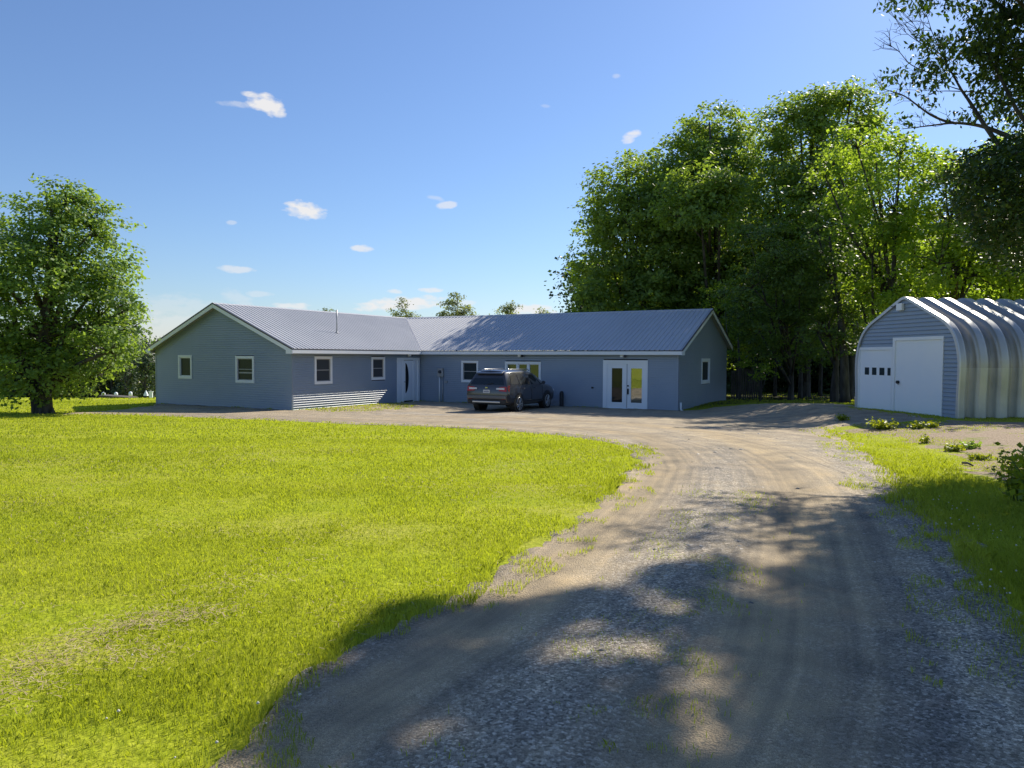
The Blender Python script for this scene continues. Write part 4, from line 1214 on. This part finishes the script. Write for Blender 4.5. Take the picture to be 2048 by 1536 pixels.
behind(1275, 800, 50, [(1242, 375, 58), (1290, 345, 50), (1212, 440, 58), (1275, 455, 80), (1210, 530, 62), (1187, 600, 50), (1265, 575, 85), (1330, 420, 70), (1160, 612, 26), (1175, 545, 28), (1330, 520, 85), (1320, 620, 80)],
       'dark green maple rising over the middle of the right roof, leftmost of the tall trees', leaf=.24, clumps=78, twigs=7, nleaf=8, cr=.8, group='tall trees behind the house')
behind(1440, 800, 49, [(1425, 262, 52), (1395, 290, 48), (1368, 335, 55), (1455, 300, 50), (1480, 350, 50), (1415, 370, 80), (1350, 430, 70), (1440, 460, 85), (1385, 540, 90), (1470, 560, 80), (1400, 620, 70), (1440, 680, 60), (1400, 380, 60, -6), (1440, 375, 48, -6), (1370, 420, 50, -6), (1420, 420, 50, -6.5)],  # last four lobes added in front to keep sun off the right roof
       'tall rounded maple behind the right gable of the house', leaf=.24, clumps=80, twigs=7, nleaf=8, cr=.8, group='tall trees behind the house')
behind(1610, 800, 46, [(1560, 262, 48), (1600, 235, 48), (1650, 225, 50), (1700, 195, 42), (1715, 235, 40), (1545, 330, 55), (1620, 320, 80), (1690, 300, 70), (1560, 420, 80), (1650, 430, 95), (1530, 520, 75), (1610, 540, 95), (1690, 530, 80), (1560, 620, 80), (1650, 640, 80)],
       'tallest maple of the group, between the house and the arched garage', leaf=.23, clumps=82, twigs=7, nleaf=8, cr=.78, group='tall trees behind the house')
behind(1505, 800, 58, [(1505, 330, 40), (1500, 260, 18), (1510, 400, 60), (1500, 500, 70)], 'thin pale-topped tree standing in the gap between two tall maples', leaf=.2, clumps=34, twigs=6, nleaf=7, cr=.6, mat=M['leaf_far'], tr=.2, group='tall trees behind the house')
# lower dark understory trees
behind(1580, 800, 39.5, [(1520, 650, 48), (1575, 640, 58), (1620, 690, 48), (1545, 700, 38), (1500, 610, 45), (1620, 600, 60), (1505, 560, 55, -3.5), (1550, 500, 60, -4), (1500, 470, 40, -3), (1600, 540, 60, -4)], 'shaded understory tree with a grey trunk just right of the house', leaf=.17, clumps=80, twigs=7, nleaf=8, cr=.55, mat=M['leaf_dark'], bark=M['bark_grey'], tr=.16, group='dark understory trees')  # the four forward lobes are added foliage that darkens the right gable
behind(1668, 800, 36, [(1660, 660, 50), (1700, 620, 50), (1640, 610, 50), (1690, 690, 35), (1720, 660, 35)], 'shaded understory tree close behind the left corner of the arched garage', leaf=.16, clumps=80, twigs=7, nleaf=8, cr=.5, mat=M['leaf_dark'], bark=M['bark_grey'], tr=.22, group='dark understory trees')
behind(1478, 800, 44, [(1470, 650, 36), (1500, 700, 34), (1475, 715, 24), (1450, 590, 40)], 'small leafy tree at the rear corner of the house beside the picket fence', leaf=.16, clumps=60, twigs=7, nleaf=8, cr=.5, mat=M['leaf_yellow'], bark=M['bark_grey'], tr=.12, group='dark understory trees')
behind(1520, 800, 37.2, [(1522, 738, 20), (1545, 735, 13)], 'small sunlit sapling under the dark trees right of the house', leaf=.15, clumps=150, twigs=5, nleaf=6, cr=.22, mat=M['leaf_yellow'], bark=M['bark'], tr=.03)
# yellow-green trees behind the garage
behind(1790, 800, 32.5, [(1715, 285, 42), (1668, 315, 32), (1650, 345, 22), (1740, 330, 58), (1800, 300, 40), (1700, 400, 48), (1790, 400, 80), (1745, 490, 65), (1830, 500, 80), (1720, 580, 50), (1790, 590, 70), (1850, 350, 55)],
       'bright yellow-green tree behind the left part of the arched garage', leaf=.17, clumps=95, twigs=7, nleaf=8, cr=.55, mat=M['leaf_yellow'], tr=.22, group='yellow-green trees behind the garage')
behind(1905, 800, 30, [(1890, 340, 48), (1940, 330, 45), (1900, 420, 75), (1970, 420, 80), (1880, 510, 65), (1950, 530, 80), (1900, 590, 60)],
       'yellow-green tree in the middle behind the arched garage roof', leaf=.165, clumps=100, twigs=7, nleaf=8, cr=.52, mat=M['leaf_yellow'], tr=.22, group='yellow-green trees behind the garage')
behind(2050, 800, 29, [(2010, 330, 55), (2060, 300, 60), (2040, 420, 85), (2120, 420, 90), (2010, 520, 70), (2080, 560, 90), (2180, 480, 90)],
       'yellow-green tree at the right edge behind the arched garage', leaf=.165, clumps=90, twigs=7, nleaf=8, cr=.55, mat=M['leaf_yellow'], tr=.24, group='yellow-green trees behind the garage')
# bare-stemmed trunks in the dark gap
for k, (px, Y, r, lean) in enumerate([(1700, 41, .17, .3), (1690, 34.5, .22, -.35), (1600, 44, .12, .1), (1550, 47, .10, -.1), (1640, 48, .12, .1)]):
    b_ = P(px, 800, Y); z0 = gz(b_.x, b_.y)
    lb = ['pale grey trunk right of the dark gap, leaning slightly right', 'thicker twin of the leaning grey trunks beside the garage', 'thin dark trunk in the middle of the shaded gap', 'thin trunk just right of the picket fence', 'thin straight trunk deep in the shaded gap'][k]
    make_tree('woodland_tree', lb, 'tree', (b_.x, b_.y), [(Vector((b_.x + lean * 2, b_.y + .5, z0 + 6.5)), (2.2, 2.0, 1.8)), (Vector((b_.x + lean * 2.5, b_.y + 1.5, z0 + 9)), (2.2, 2.2, 2.0))],
              M['leaf_dark'], M['bark_grey'], r, leaf=.2, clumps=50, twigs=6, nleaf=8, cr=.65, group='trunks in the dark gap',
              trunk_pts=[(b_.x, b_.y, z0 - .1), (b_.x + lean * .3, b_.y, z0 + 2.5), (b_.x + lean * 1.2, b_.y, z0 + 5), (b_.x + lean * 2, b_.y + .5, z0 + 8)])

# deep woodland behind, one mass
def woodland(name, label, spec, mat, leaf=.34, z=None):
    V = []; m = MB()
    for px, py, r, Y in spec:
        c = np.array(tuple(P(px, py, Y))); rr = r / FPX * Y; n = int(26 * (rr / 2) ** 2) + 6
        d = rng.normal(0, 1, (n, 3)); d /= np.linalg.norm(d, axis=1, keepdims=True)
        C = c + d * rr * rng.uniform(.5, 1.05, (n, 1)); T_ = np.repeat(C, 6, 0) + rng.normal(0, .55, (n * 6, 3)); O_ = np.repeat(d, 6, 0)
        V.append(leaves_from(T_, O_, 7, leaf * 1.2, leaf))
        z0 = gz(c[0], c[1]); m.tube([(c[0], c[1], z0 - .1), (c[0] + rng.normal(0, .3), c[1], c[2])], [.16, .06], 6)
    V = np.concatenate(V); nq = len(V) // 4
    t = empty(name, (c[0], c[1], gz(c[0], c[1])), 0, label, 'woodland'); t['kind'] = 'stuff'
    q_ = m.build('trunks', M['bark'], t); q_['kind'] = 'stuff'
    q_ = numpy_mesh('crowns', V, np.arange(nq * 4).reshape(-1, 4), 4, mat=mat, parent=t, face_attr={'tint': rng.uniform(0, 1, nq)}); q_['kind'] = 'stuff'


sp = []
for px in range(1420, 2420, 62):
    for py in (480, 570, 640, 700, 745, 785): sp.append((px + random.uniform(-20, 20), py + random.uniform(-20, 20), 62, 60 + random.uniform(-5, 9)))
for px in range(1180, 1420, 60):
    for py in (560, 640, 720): sp.append((px, py, 55, 62))
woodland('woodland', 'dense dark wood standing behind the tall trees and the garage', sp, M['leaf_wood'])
sp = []
for px in range(-700, 330, 34):
    h = 700 + 22 * math.sin(px * .045) + random.uniform(-14, 14)
    for py in (h, h + 40, h + 75, h + 98): sp.append((px + random.uniform(-8, 8), py, 30, 84 + random.uniform(-4, 6)))
woodland('woodland', 'dark line of woods beyond the lawn at far left', sp, M['leaf_farwood'], .3)
# trees seen beside the left eave and above the roofs
for px, Y, lst, lb, mt in [
    (290, 72, [(292, 700, 16), (288, 725, 20), (296, 750, 22), (290, 780, 20)], 'mid-green tree standing just left of the house gable, far behind', 'leaf_farwood'),
    (250, 74, [(252, 728, 16), (248, 752, 20), (256, 780, 20)], 'lower rounded tree left of the far tree beside the gable', 'leaf_farwood'),
    (808, 92, [(806, 612, 13), (800, 632, 20), (830, 632, 12), (812, 650, 26)], 'small pale tree top showing over the roof valley', 'leaf_far'),
    (912, 92, [(912, 588, 11), (905, 605, 16), (922, 622, 20), (900, 630, 22), (912, 650, 30), (938, 632, 12)], 'tallest pale tree top over the ridge, pointed', 'leaf_far'),
    (1012, 94, [(1005, 620, 13), (1022, 618, 13), (1012, 640, 26)], 'low rounded pale tree top over the ridge', 'leaf_far'),
    (655, 96, [(654, 622, 7), (656, 640, 14)], 'tiny tree tip over the ridge of the left wing', 'leaf_far'),
    (1086, 96, [(1086, 624, 7), (1086, 640, 14)], 'tiny tree tip over the ridge left of the big maples', 'leaf_far')]:
    b_ = P(px, 800, Y)
    make_tree('distant_tree', lb, 'tree', (b_.x, b_.y), lob(Y, lst, 1, .6), M[mt], M['bark_grey'], .16, leaf=.26, clumps=60, twigs=6, nleaf=6, cr=.45, group='far trees')

# ------------------------------------------------------------------ near overhanging tree on the right
NB = (13.6, 13.4); nz0 = gz(*NB)
nt_ = empty('overhanging_tree', (NB[0], NB[1], nz0), 0, 'large dark tree at the right edge whose branches hang over the drive', 'tree')
m = MB()
J = {}
m.tube(catmull([(13.6, 13.4, nz0 - .2), (13.5, 13.5, 2), (13.0, 14.0, 4.5), (12.6, 14.6, 7), (12.2, 15, 10.5), (12, 15.2, 14)], 4), [.42 - .018 * i for i in range(21)], 12)
br = [
    ([(13.25, 13.8, 3.4), tuple(P(2110, 330, 14.0)), tuple(P(2030, 280, 14.2)), tuple(P(1996, 264, 14.4)), tuple(P(1969, 254, 14.6)), tuple(P(1939, 248, 14.8)), tuple(P(1905, 246, 15)), tuple(P(1878, 249, 15.1)), tuple(P(1846, 253, 15.3)), tuple(P(1803, 258, 15.5))], .06),
    ([(13.25, 13.8, 3.8), tuple(P(2100, 360, 13.9)), tuple(P(2020, 308, 14.0)), tuple(P(1994, 284, 14.1)), tuple(P(1971, 253, 14.3)), tuple(P(1953, 225, 14.5)), tuple(P(1937, 200, 14.7)), tuple(P(1923, 180, 14.9)), tuple(P(1905, 148, 15.2)), tuple(P(1896, 134, 15.3)), tuple(P(1880, 100, 15.6))], .062),
    ([tuple(P(1914, 247, 15)), tuple(P(1887, 241, 15.1)), tuple(P(1859, 228, 15.2)), tuple(P(1834, 210, 15.3)), tuple(P(1807, 191, 15.4)), tuple(P(1780, 182, 15.5)), tuple(P(1752, 173, 15.6))], .03),
    ([(13.1, 13.9, 4.2), tuple(P(2100, 320, 14.0)), tuple(P(2052, 246, 14.2)), tuple(P(2030, 214, 14.3)), tuple(P(2014, 182, 14.5)), tuple(P(1996, 146, 14.8)), tuple(P(1980, 116, 15)), tuple(P(1962, 75, 15.3)), tuple(P(1948, 50, 15.5)), tuple(P(1914, 0, 16)), tuple(P(1880, -60, 16.5))], .05),
    ([tuple(P(1923, 180, 14.9)), tuple(P(1900, 173, 15.1)), tuple(P(1878, 162, 15.3))], .015),
    ([tuple(P(2001, 189, 14.6)), tuple(P(1951, 184, 14.9)), tuple(P(1900, 182, 15.1)), tuple(P(1864, 182, 15.3)), tuple(P(1798, 178, 15.6))], .016),
    ([tuple(P(2050, 112, 14.4)), tuple(P(2030, 118, 14.6)), tuple(P(1973, 128, 15)), tuple(P(1923, 137, 15.2))], .022),
    ([tuple(P(1893, 120, 15.4)), tuple(P(1850, 80, 15.8)), tuple(P(1832, 55, 16)), tuple(P(1822, 40, 16.1))], .014),
    ([tuple(P(1893, 125, 15.4)), tuple(P(1850, 92, 15.7)), tuple(P(1827, 77, 15.9)), tuple(P(1803, 57, 16)), tuple(P(1791, 36, 16.1))], .013),
    ([tuple(P(1870, 150, 15.4)), tuple(P(1823, 130, 15.7)), tuple(P(1798, 103, 15.9)), tuple(P(1782, 91, 16)), tuple(P(1778, 75, 16))], .012),
    ([tuple(P(1880, 100, 15.6)), tuple(P(1864, 64, 15.9)), tuple(P(1855, 36, 16)), tuple(P(1846, 20, 16.2))], .012),
    ([(12.7, 14.4, 6.4), tuple(P(2080, 60, 15)), tuple(P(2010, 20, 15.5)), tuple(P(1930, -40, 16)), tuple(P(1850, -60, 16.5)), tuple(P(1800, -30, 17))], .07),
    ([(13.3, 13.6, 2.6), tuple(P(2140, 400, 13)), tuple(P(2050, 380, 12.9)), tuple(P(1980, 395, 12.8)), tuple(P(1930, 400, 12.7))], .07),
    ([(13.3, 13.6, 3.2), tuple(P(2100, 320, 13)), tuple(P(2020, 310, 12.9)), tuple(P(1960, 310, 12.8)), tuple(P(1925, 318, 12.7))], .05),
    ([(13.3, 13.6, 2.2), tuple(P(2120, 470, 12.9)), tuple(P(2040, 440, 12.8)), tuple(P(1960, 432, 12.9)), tuple(P(1925, 437, 13))], .035)]
for pts, r in br:
    cp = catmull(pts, 4); m.tube(cp, [max(.004, r * (1 - .88 * i / (len(cp) - 1))) for i in range(len(cp))], 6)
# bare twiglets on the left tips
for pts, r in [br[7], br[8], br[9], br[10], br[2], br[0]]:
    for q0, q1 in zip(pts[-4:-1], pts[-3:]):
        for k in range(4):
            a = Vector(q0).lerp(Vector(q1), random.random()); e = a + Vector((random.uniform(-.5, .05), random.uniform(-.2, .2), random.uniform(-.1, .45)))
            mm = (a + e) / 2 + Vector((random.uniform(-.06, .06), 0, random.uniform(-.05, .08))); m.tube([a, mm, e], [.006, .0045, .003], 4)
            e2 = mm + Vector((random.uniform(-.3, .1), random.uniform(-.1, .1), random.uniform(-.15, .2))); m.tube([mm, (mm + e2) / 2 + Vector((0, 0, .02)), e2], [.004, .003, .002], 3)
TW = []; TT = []
vis = [(1795, 4, 26, 40), (1850, 10, 30, 50), (1905, 4, 30, 40), (2000, 8, 60, 260), (1985, 50, 45, 130), (1925, 30, 22, 20), (1860, 84, 20, 30), (1893, 98, 30, 60), (1845, 96, 18, 22), (1935, 88, 36, 90), (1985, 85, 42, 170), (2035, 55, 46, 240), (2035, 118, 42, 200), (1890, 140, 30, 60), (1850, 128, 20, 26), (1862, 156, 24, 42), (1828, 152, 18, 24),
       (1800, 158, 18, 20), (1776, 156, 11, 9), (1872, 174, 12, 12), (1842, 196, 10, 8), (1868, 210, 9, 7), (1796, 184, 12, 9), (1960, 166, 26, 50), (2000, 130, 42, 170), (2032, 170, 40, 170), (1976, 213, 26, 46), (1925, 231, 16, 22), (2010, 215, 26, 60), (2040, 236, 18, 40), (1812, 240, 14, 10), (2060, 200, 40, 160), (1960, 120, 30, 60), (1988, 240, 18, 22)]
for px, py, r, nn in vis:
    k = max(3, int(nn * .32))
    for i in range(k):
        a = random.uniform(0, 6.28); q_ = r * math.sqrt(random.random()); Y = 15.4 + random.gauss(0, .55)
        TW.append(P(px + q_ * math.cos(a), py + q_ * .8 * math.sin(a), Y))
vis_n = len(TW)
for p in TW[:vis_n:2]:
    m.tube([p + Vector((.18, .05, -.04)), p + Vector((.08, 0, .03)), p], [.005, .004, .002], 3)
A1 = leaves_from(np.array([tuple(p) for p in TW]), np.tile(np.array([-.5, -.1, -.3]), (len(TW), 1)), 8, .13, .125, drop=1.3, flat=.6, upw=.25, rsd=.7, wr=.24)
# dense dark lower boughs
TW = []
for px, py, r, nn in [(1990, 330, 42, 260), (2040, 370, 62, 420), (1950, 330, 26, 80), (1935, 395, 24, 70), (1965, 420, 34, 150), (2010, 450, 50, 330), (2060, 470, 60, 380), (2110, 380, 90, 600), (1960, 365, 30, 130), (2035, 300, 40, 200), (2000, 500, 26, 60), (2050, 530, 34, 90), (1905, 360, 22, 24), (1915, 430, 20, 20), (1985, 470, 34, 90), (2160, 480, 90, 500), (2220, 360, 90, 500), (2120, 270, 60, 260)]:
    for i in range(int(nn * .5)):
        a = random.uniform(0, 6.28); q_ = 1.25 * r * random.random() ** .6; TW.append(P(px - 6 + q_ * math.cos(a), py + q_ * .7 * math.sin(a), 12.9 + random.gauss(0, .9)))
A2 = leaves_from(np.array([tuple(p) for p in TW]), np.tile(np.array([-.3, -.2, .1]), (len(TW), 1)), 9, .14, .09, drop=.8, flat=.35, upw=.8, rsd=.5, wr=.28)
# high crown above the frame, shading the drive
dark_poly = [(1283, 1140), (1400, 1122), (1480, 1145), (1560, 1145), (1620, 1120), (1690, 1078), (1850, 1072), (1890, 1045), (2048, 1040), (2500, 1060), (2900, 1700), (2048, 2600), (500, 2600), (520, 1560), (590, 1420), (690, 1320), (760, 1270), (790, 1215), (850, 1215), (930, 1235), (1020, 1225), (1080, 1195), (1160, 1195), (1240, 1195), (1270, 1170)]
lit = [(880, 1480, 110, 34), (1390, 1495, 70, 50), (1180, 1300, 75, 34), (1400, 1330, 75, 40), (1330, 1225, 70, 26), (1480, 1090, 70, 12), (1500, 1165, 70, 14), (1540, 1200, 60, 14), (1380, 1110, 45, 20), (900, 1290, 70, 16), (1640, 1180, 40, 8), (1560, 1110, 90, 7), (1350, 1400, 60, 34), (1170, 1250, 60, 12), (1700, 1480, 40, 20), (1620, 1130, 50, 8), (1120, 1420, 60, 30), (560, 1520, 50, 20), (1780, 1290, 30, 10), (700, 1310, 30, 10)]
Gd = np.array([G(*p) for p in dark_poly])
litw = [(G(a, b_), G(a + c, b_), G(a, b_ + d)) for a, b_, c, d in lit]
sdv = np.array(tuple(sd)); TWc = []
tries = 0
while len(TWc) < 2100 and tries < 60000:
    tries += 1
    gxp, gyp = rng.uniform(-3, 9), rng.uniform(-.5, 9)
    if not inpoly(np.array([gxp]), np.array([gyp]), [tuple(p) for p in Gd])[0]: continue
    bad = False
    for c0, cx_, cy_ in litw:
        ex = abs(cx_[0] - c0[0]) + .01; ey = abs(cy_[1] - c0[1]) + .01
        if ((gxp - c0[0]) / ex) ** 2 + ((gyp - c0[1]) / ey) ** 2 < .15 + 3.0 * float(vnoise(gxp, gyp, 3.2, 91)): bad = True; break
    if bad: continue
    for _ in range(6):
        t = rng.uniform(9, 20); p = np.array([gxp, gyp, gz(gxp, gyp)]) + sdv * t / math.cos(SUN_EL)
        e = ((p[0] - 12) / 6.6) ** 2 + ((p[1] - 15) / 6.6) ** 2 + ((p[2] - 10.5) / 6.2) ** 2
        if e > 1: continue
        # keep clear of the open sky in front of the drive
        el = (p[2] - EYE) / p[1]; az = p[0] / p[1]
        if az < .745 and el < .56: continue
        TWc.append(p); break
TWc = np.array(TWc)
A3 = leaves_from(np.repeat(TWc, 3, 0) + rng.normal(0, .07, (len(TWc) * 3, 3)), np.tile(np.array([0, 0, .3]), (len(TWc) * 3, 1)), 9, .085, .12, drop=.4, flat=.5, upw=.9, rsd=.5, wr=.3)
for p in TWc[::40]:
    a = Vector((12.3, 14.9, min(max(p[2] - 2, 6), 12))); q_ = Vector(tuple(p)); m.tube([a, (a + q_) / 2 + Vector((0, 0, .3)), q_], [.05, .03, .008], 5)
Cn = []  # unseen low canopy, added overhead to block sky light from the verge
while len(Cn) < 2000:
    p = np.array([rng.uniform(4.5, 14), rng.uniform(-4, 11), rng.uniform(4.5, 10)])
    if p[1] > .3 and p[0] / p[1] < .76 and (p[2] - EYE) / p[1] < .58: continue
    lx, ly = p[0] - p[2] * .76, p[1] - p[2] * .97
    if not (ly < 1.0 or (inpoly(np.array([lx]), np.array([ly]), [tuple(q_) for q_ in Gd])[0] and lx > 1.2)): continue
    if vnoise(p[0], p[1], .7, 44) < .35: continue
    Cn.append(p)
Cn = np.array(Cn)
A4 = leaves_from(np.repeat(Cn, 2, 0) + rng.normal(0, .1, (len(Cn) * 2, 3)), np.tile(np.array([0, 0, .3]), (len(Cn) * 2, 1)), 9, .13, .14, drop=.4, flat=.5, upw=.9, rsd=.5, wr=.3)
for p in Cn[::60]:
    q_ = Vector(tuple(p)); a = Vector((13.3, 13.6, 4.5)); m.tube([a, (a + q_) / 2 + Vector((0, 0, .6)), q_], [.05, .03, .008], 5)
V = np.concatenate([A1, A2, A3, A4]); nq = len(V) // 4
tt = np.concatenate([rng.uniform(.1, 1, len(A1) // 4), rng.uniform(0, .8, len(A2) // 4), rng.uniform(0, .9, len(A3) // 4), rng.uniform(0, .7, len(A4) // 4)])
m.build('trunk', M['bark'], nt_)
numpy_mesh('crown', V, np.arange(nq * 4).reshape(-1, 4), 4, mat=M['leaf_over'], parent=nt_, face_attr={'tint': tt})

# verge and lower drive are kept shaded by the unseen canopy added above
# ------------------------------------------------------------------ weeds at the right edge and plants
def weed(px, py, r, h, n_, label, size=.06, mat='leaf_weed', name='weed_plant'):
    x, y = G(px, py); z = gz(x, y)
    e = empty(name, (x, y, z), 0, label, 'weed', 'weeds beside the drive')
    m = MB(); T_ = []
    for k in range(n_):
        a = random.uniform(0, 6.28); q_ = r * math.sqrt(random.random()); hh = h * random.uniform(.45, 1)
        tip = Vector((x + q_ * math.cos(a), y + q_ * math.sin(a), z + hh)); m.tube([(x + q_ * .3 * math.cos(a), y + q_ * .3 * math.sin(a), z - .01), tip * .5 + Vector((x, y, z)) * .5 + Vector((0, 0, hh * .12)), tip], [.004, .003, .002], 3)
        for j in range(5): T_.append(tuple(Vector((x, y, z)).lerp(tip, .3 + .7 * j / 4)))
    T_ = np.array(T_); V = leaves_from(T_, np.tile(np.array([0, 0, .3]), (len(T_), 1)), 4, size * .8, size)
    m.build('stems', M['leaf_stem'], e); numpy_mesh('leaves', V, np.arange(len(V)).reshape(-1, 4), 4, mat=M[mat], parent=e, face_attr={'tint': rng.uniform(.2, 1, len(V) // 4)})


M['leaf_stem'] = nmat('stem', (.08, .12, .02), .8)
weed(2040, 1005, .28, .62, 26, 'tall bushy weed at the right edge of the photo by the sunlit grass', .07)
weed(2085, 1030, .4, .8, 30, 'larger weed partly cut off by the right edge of the photo', .08)
weed(1765, 858, .38, .22, 30, 'low wide clump of bright weeds in front of the taller garage door', .07)
weed(1685, 842, .2, .18, 14, 'small weed clump by the left corner of the garage shadow', .06)
weed(1836, 857, .12, .14, 10, 'small leafy weed at the garage shadow edge', .07)
weed(1866, 855, .12, .12, 8, 'second small leafy weed at the garage shadow edge, further right', .07)
weed(1851, 886, .07, .14, 6, 'small upright dark weed on the bare soil', .06)
weed(1905, 902, .13, .12, 10, 'leafy rosette weed on the bare soil, middle', .07)
weed(1930, 898, .1, .1, 8, 'dark rosette weed right of the middle rosette', .07, 'leaf_left')
weed(1945, 896, .1, .1, 8, 'rightmost of the three close rosette weeds', .07, 'leaf_left')
weed(1955, 920, .2, .08, 12, 'spreading weed patch on the bare soil near the fallen twig', .06)
# fallen twig
a, b_ = G(1925, 929), G(1946, 934)
m = MB(); m.tube([(a[0], a[1], gz(*a) + .03), ((a[0] + b_[0]) / 2, (a[1] + b_[1]) / 2, gz(*a) + .05), (b_[0], b_[1], gz(*b_) + .02)], [.02, .018, .012], 6)
tag(m.build('fallen_branch', M['bark']), 'short dark stick lying on the bare soil near the garage', 'stick')

# ------------------------------------------------------------------ picket fence in the gap
def fence():
    p0 = P(1462, 800, 41.5); p1 = P(1525, 800, 42.4); n_ = 14
    e = empty('picket_fence', (p0.x, p0.y, gz(p0.x, p0.y)), 0, 'weathered grey wooden picket fence in the shade behind the house', 'fence')
    for zz in (.5, 1.35):
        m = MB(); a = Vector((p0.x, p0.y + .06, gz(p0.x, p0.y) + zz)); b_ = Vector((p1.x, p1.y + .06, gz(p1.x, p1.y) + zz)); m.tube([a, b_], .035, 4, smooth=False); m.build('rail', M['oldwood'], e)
    for k in range(n_):
        p = p0.lerp(p1, k / n_); z = gz(p.x, p.y); h = 1.75 + random.uniform(-.12, .12); t = random.uniform(-.015, .015)
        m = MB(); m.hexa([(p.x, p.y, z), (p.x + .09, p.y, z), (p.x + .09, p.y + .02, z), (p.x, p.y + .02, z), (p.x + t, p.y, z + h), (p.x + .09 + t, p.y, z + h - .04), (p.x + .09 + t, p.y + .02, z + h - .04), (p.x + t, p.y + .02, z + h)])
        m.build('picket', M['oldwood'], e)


fence()
# far white markers beside the lawn
for k, (px, py, lb) in enumerate([(207, 789, 'leftmost small white rounded marker at the edge of the far wood'), (232, 789, 'second small white marker from the left at the edge of the far wood'), (261, 788, 'third small white marker from the left at the edge of the far wood'), (292, 787, 'white pointed marker left of the square white one by the house corner'), (302, 789, 'white square marker closest to the left corner of the house')]):
    p = P(px, py, 64); z = gz(p.x, p.y); m = MB(); w = .17; top_ = p.z + .22; lo = p.z - .20
    if k < 3: m.tube([(p.x, p.y, lo), (p.x, p.y, lo + .1), (p.x, p.y, top_ - .14), (p.x, p.y, top_ - .04), (p.x, p.y, top_)], [.11, .15, .16, .11, .02], 12)
    elif k == 3: m.tube([(p.x, p.y, lo), (p.x, p.y, lo + .12), (p.x, p.y, top_ + .05)], [.22, .2, .03], 4, smooth=False)
    else: m.box(p.x - .14, p.x + .14, p.y - .06, p.y + .06, lo - .1, top_); m.box(p.x - .18, p.x + .18, p.y - .09, p.y + .09, top_, top_ + .05)
    e = empty('lawn_marker', (p.x, p.y, z), 0, lb, 'marker', 'white markers by the far wood')
    m.build('marker_top', M['white'], e); m = MB(); m.box(p.x - .05, p.x + .05, p.y - .05, p.y + .05, z - .05, lo + .02); m.build('post', M['black'], e)
# low timber bed edge on the lawn
a = P(197, 806, 50); g0 = gz(a.x, a.y)
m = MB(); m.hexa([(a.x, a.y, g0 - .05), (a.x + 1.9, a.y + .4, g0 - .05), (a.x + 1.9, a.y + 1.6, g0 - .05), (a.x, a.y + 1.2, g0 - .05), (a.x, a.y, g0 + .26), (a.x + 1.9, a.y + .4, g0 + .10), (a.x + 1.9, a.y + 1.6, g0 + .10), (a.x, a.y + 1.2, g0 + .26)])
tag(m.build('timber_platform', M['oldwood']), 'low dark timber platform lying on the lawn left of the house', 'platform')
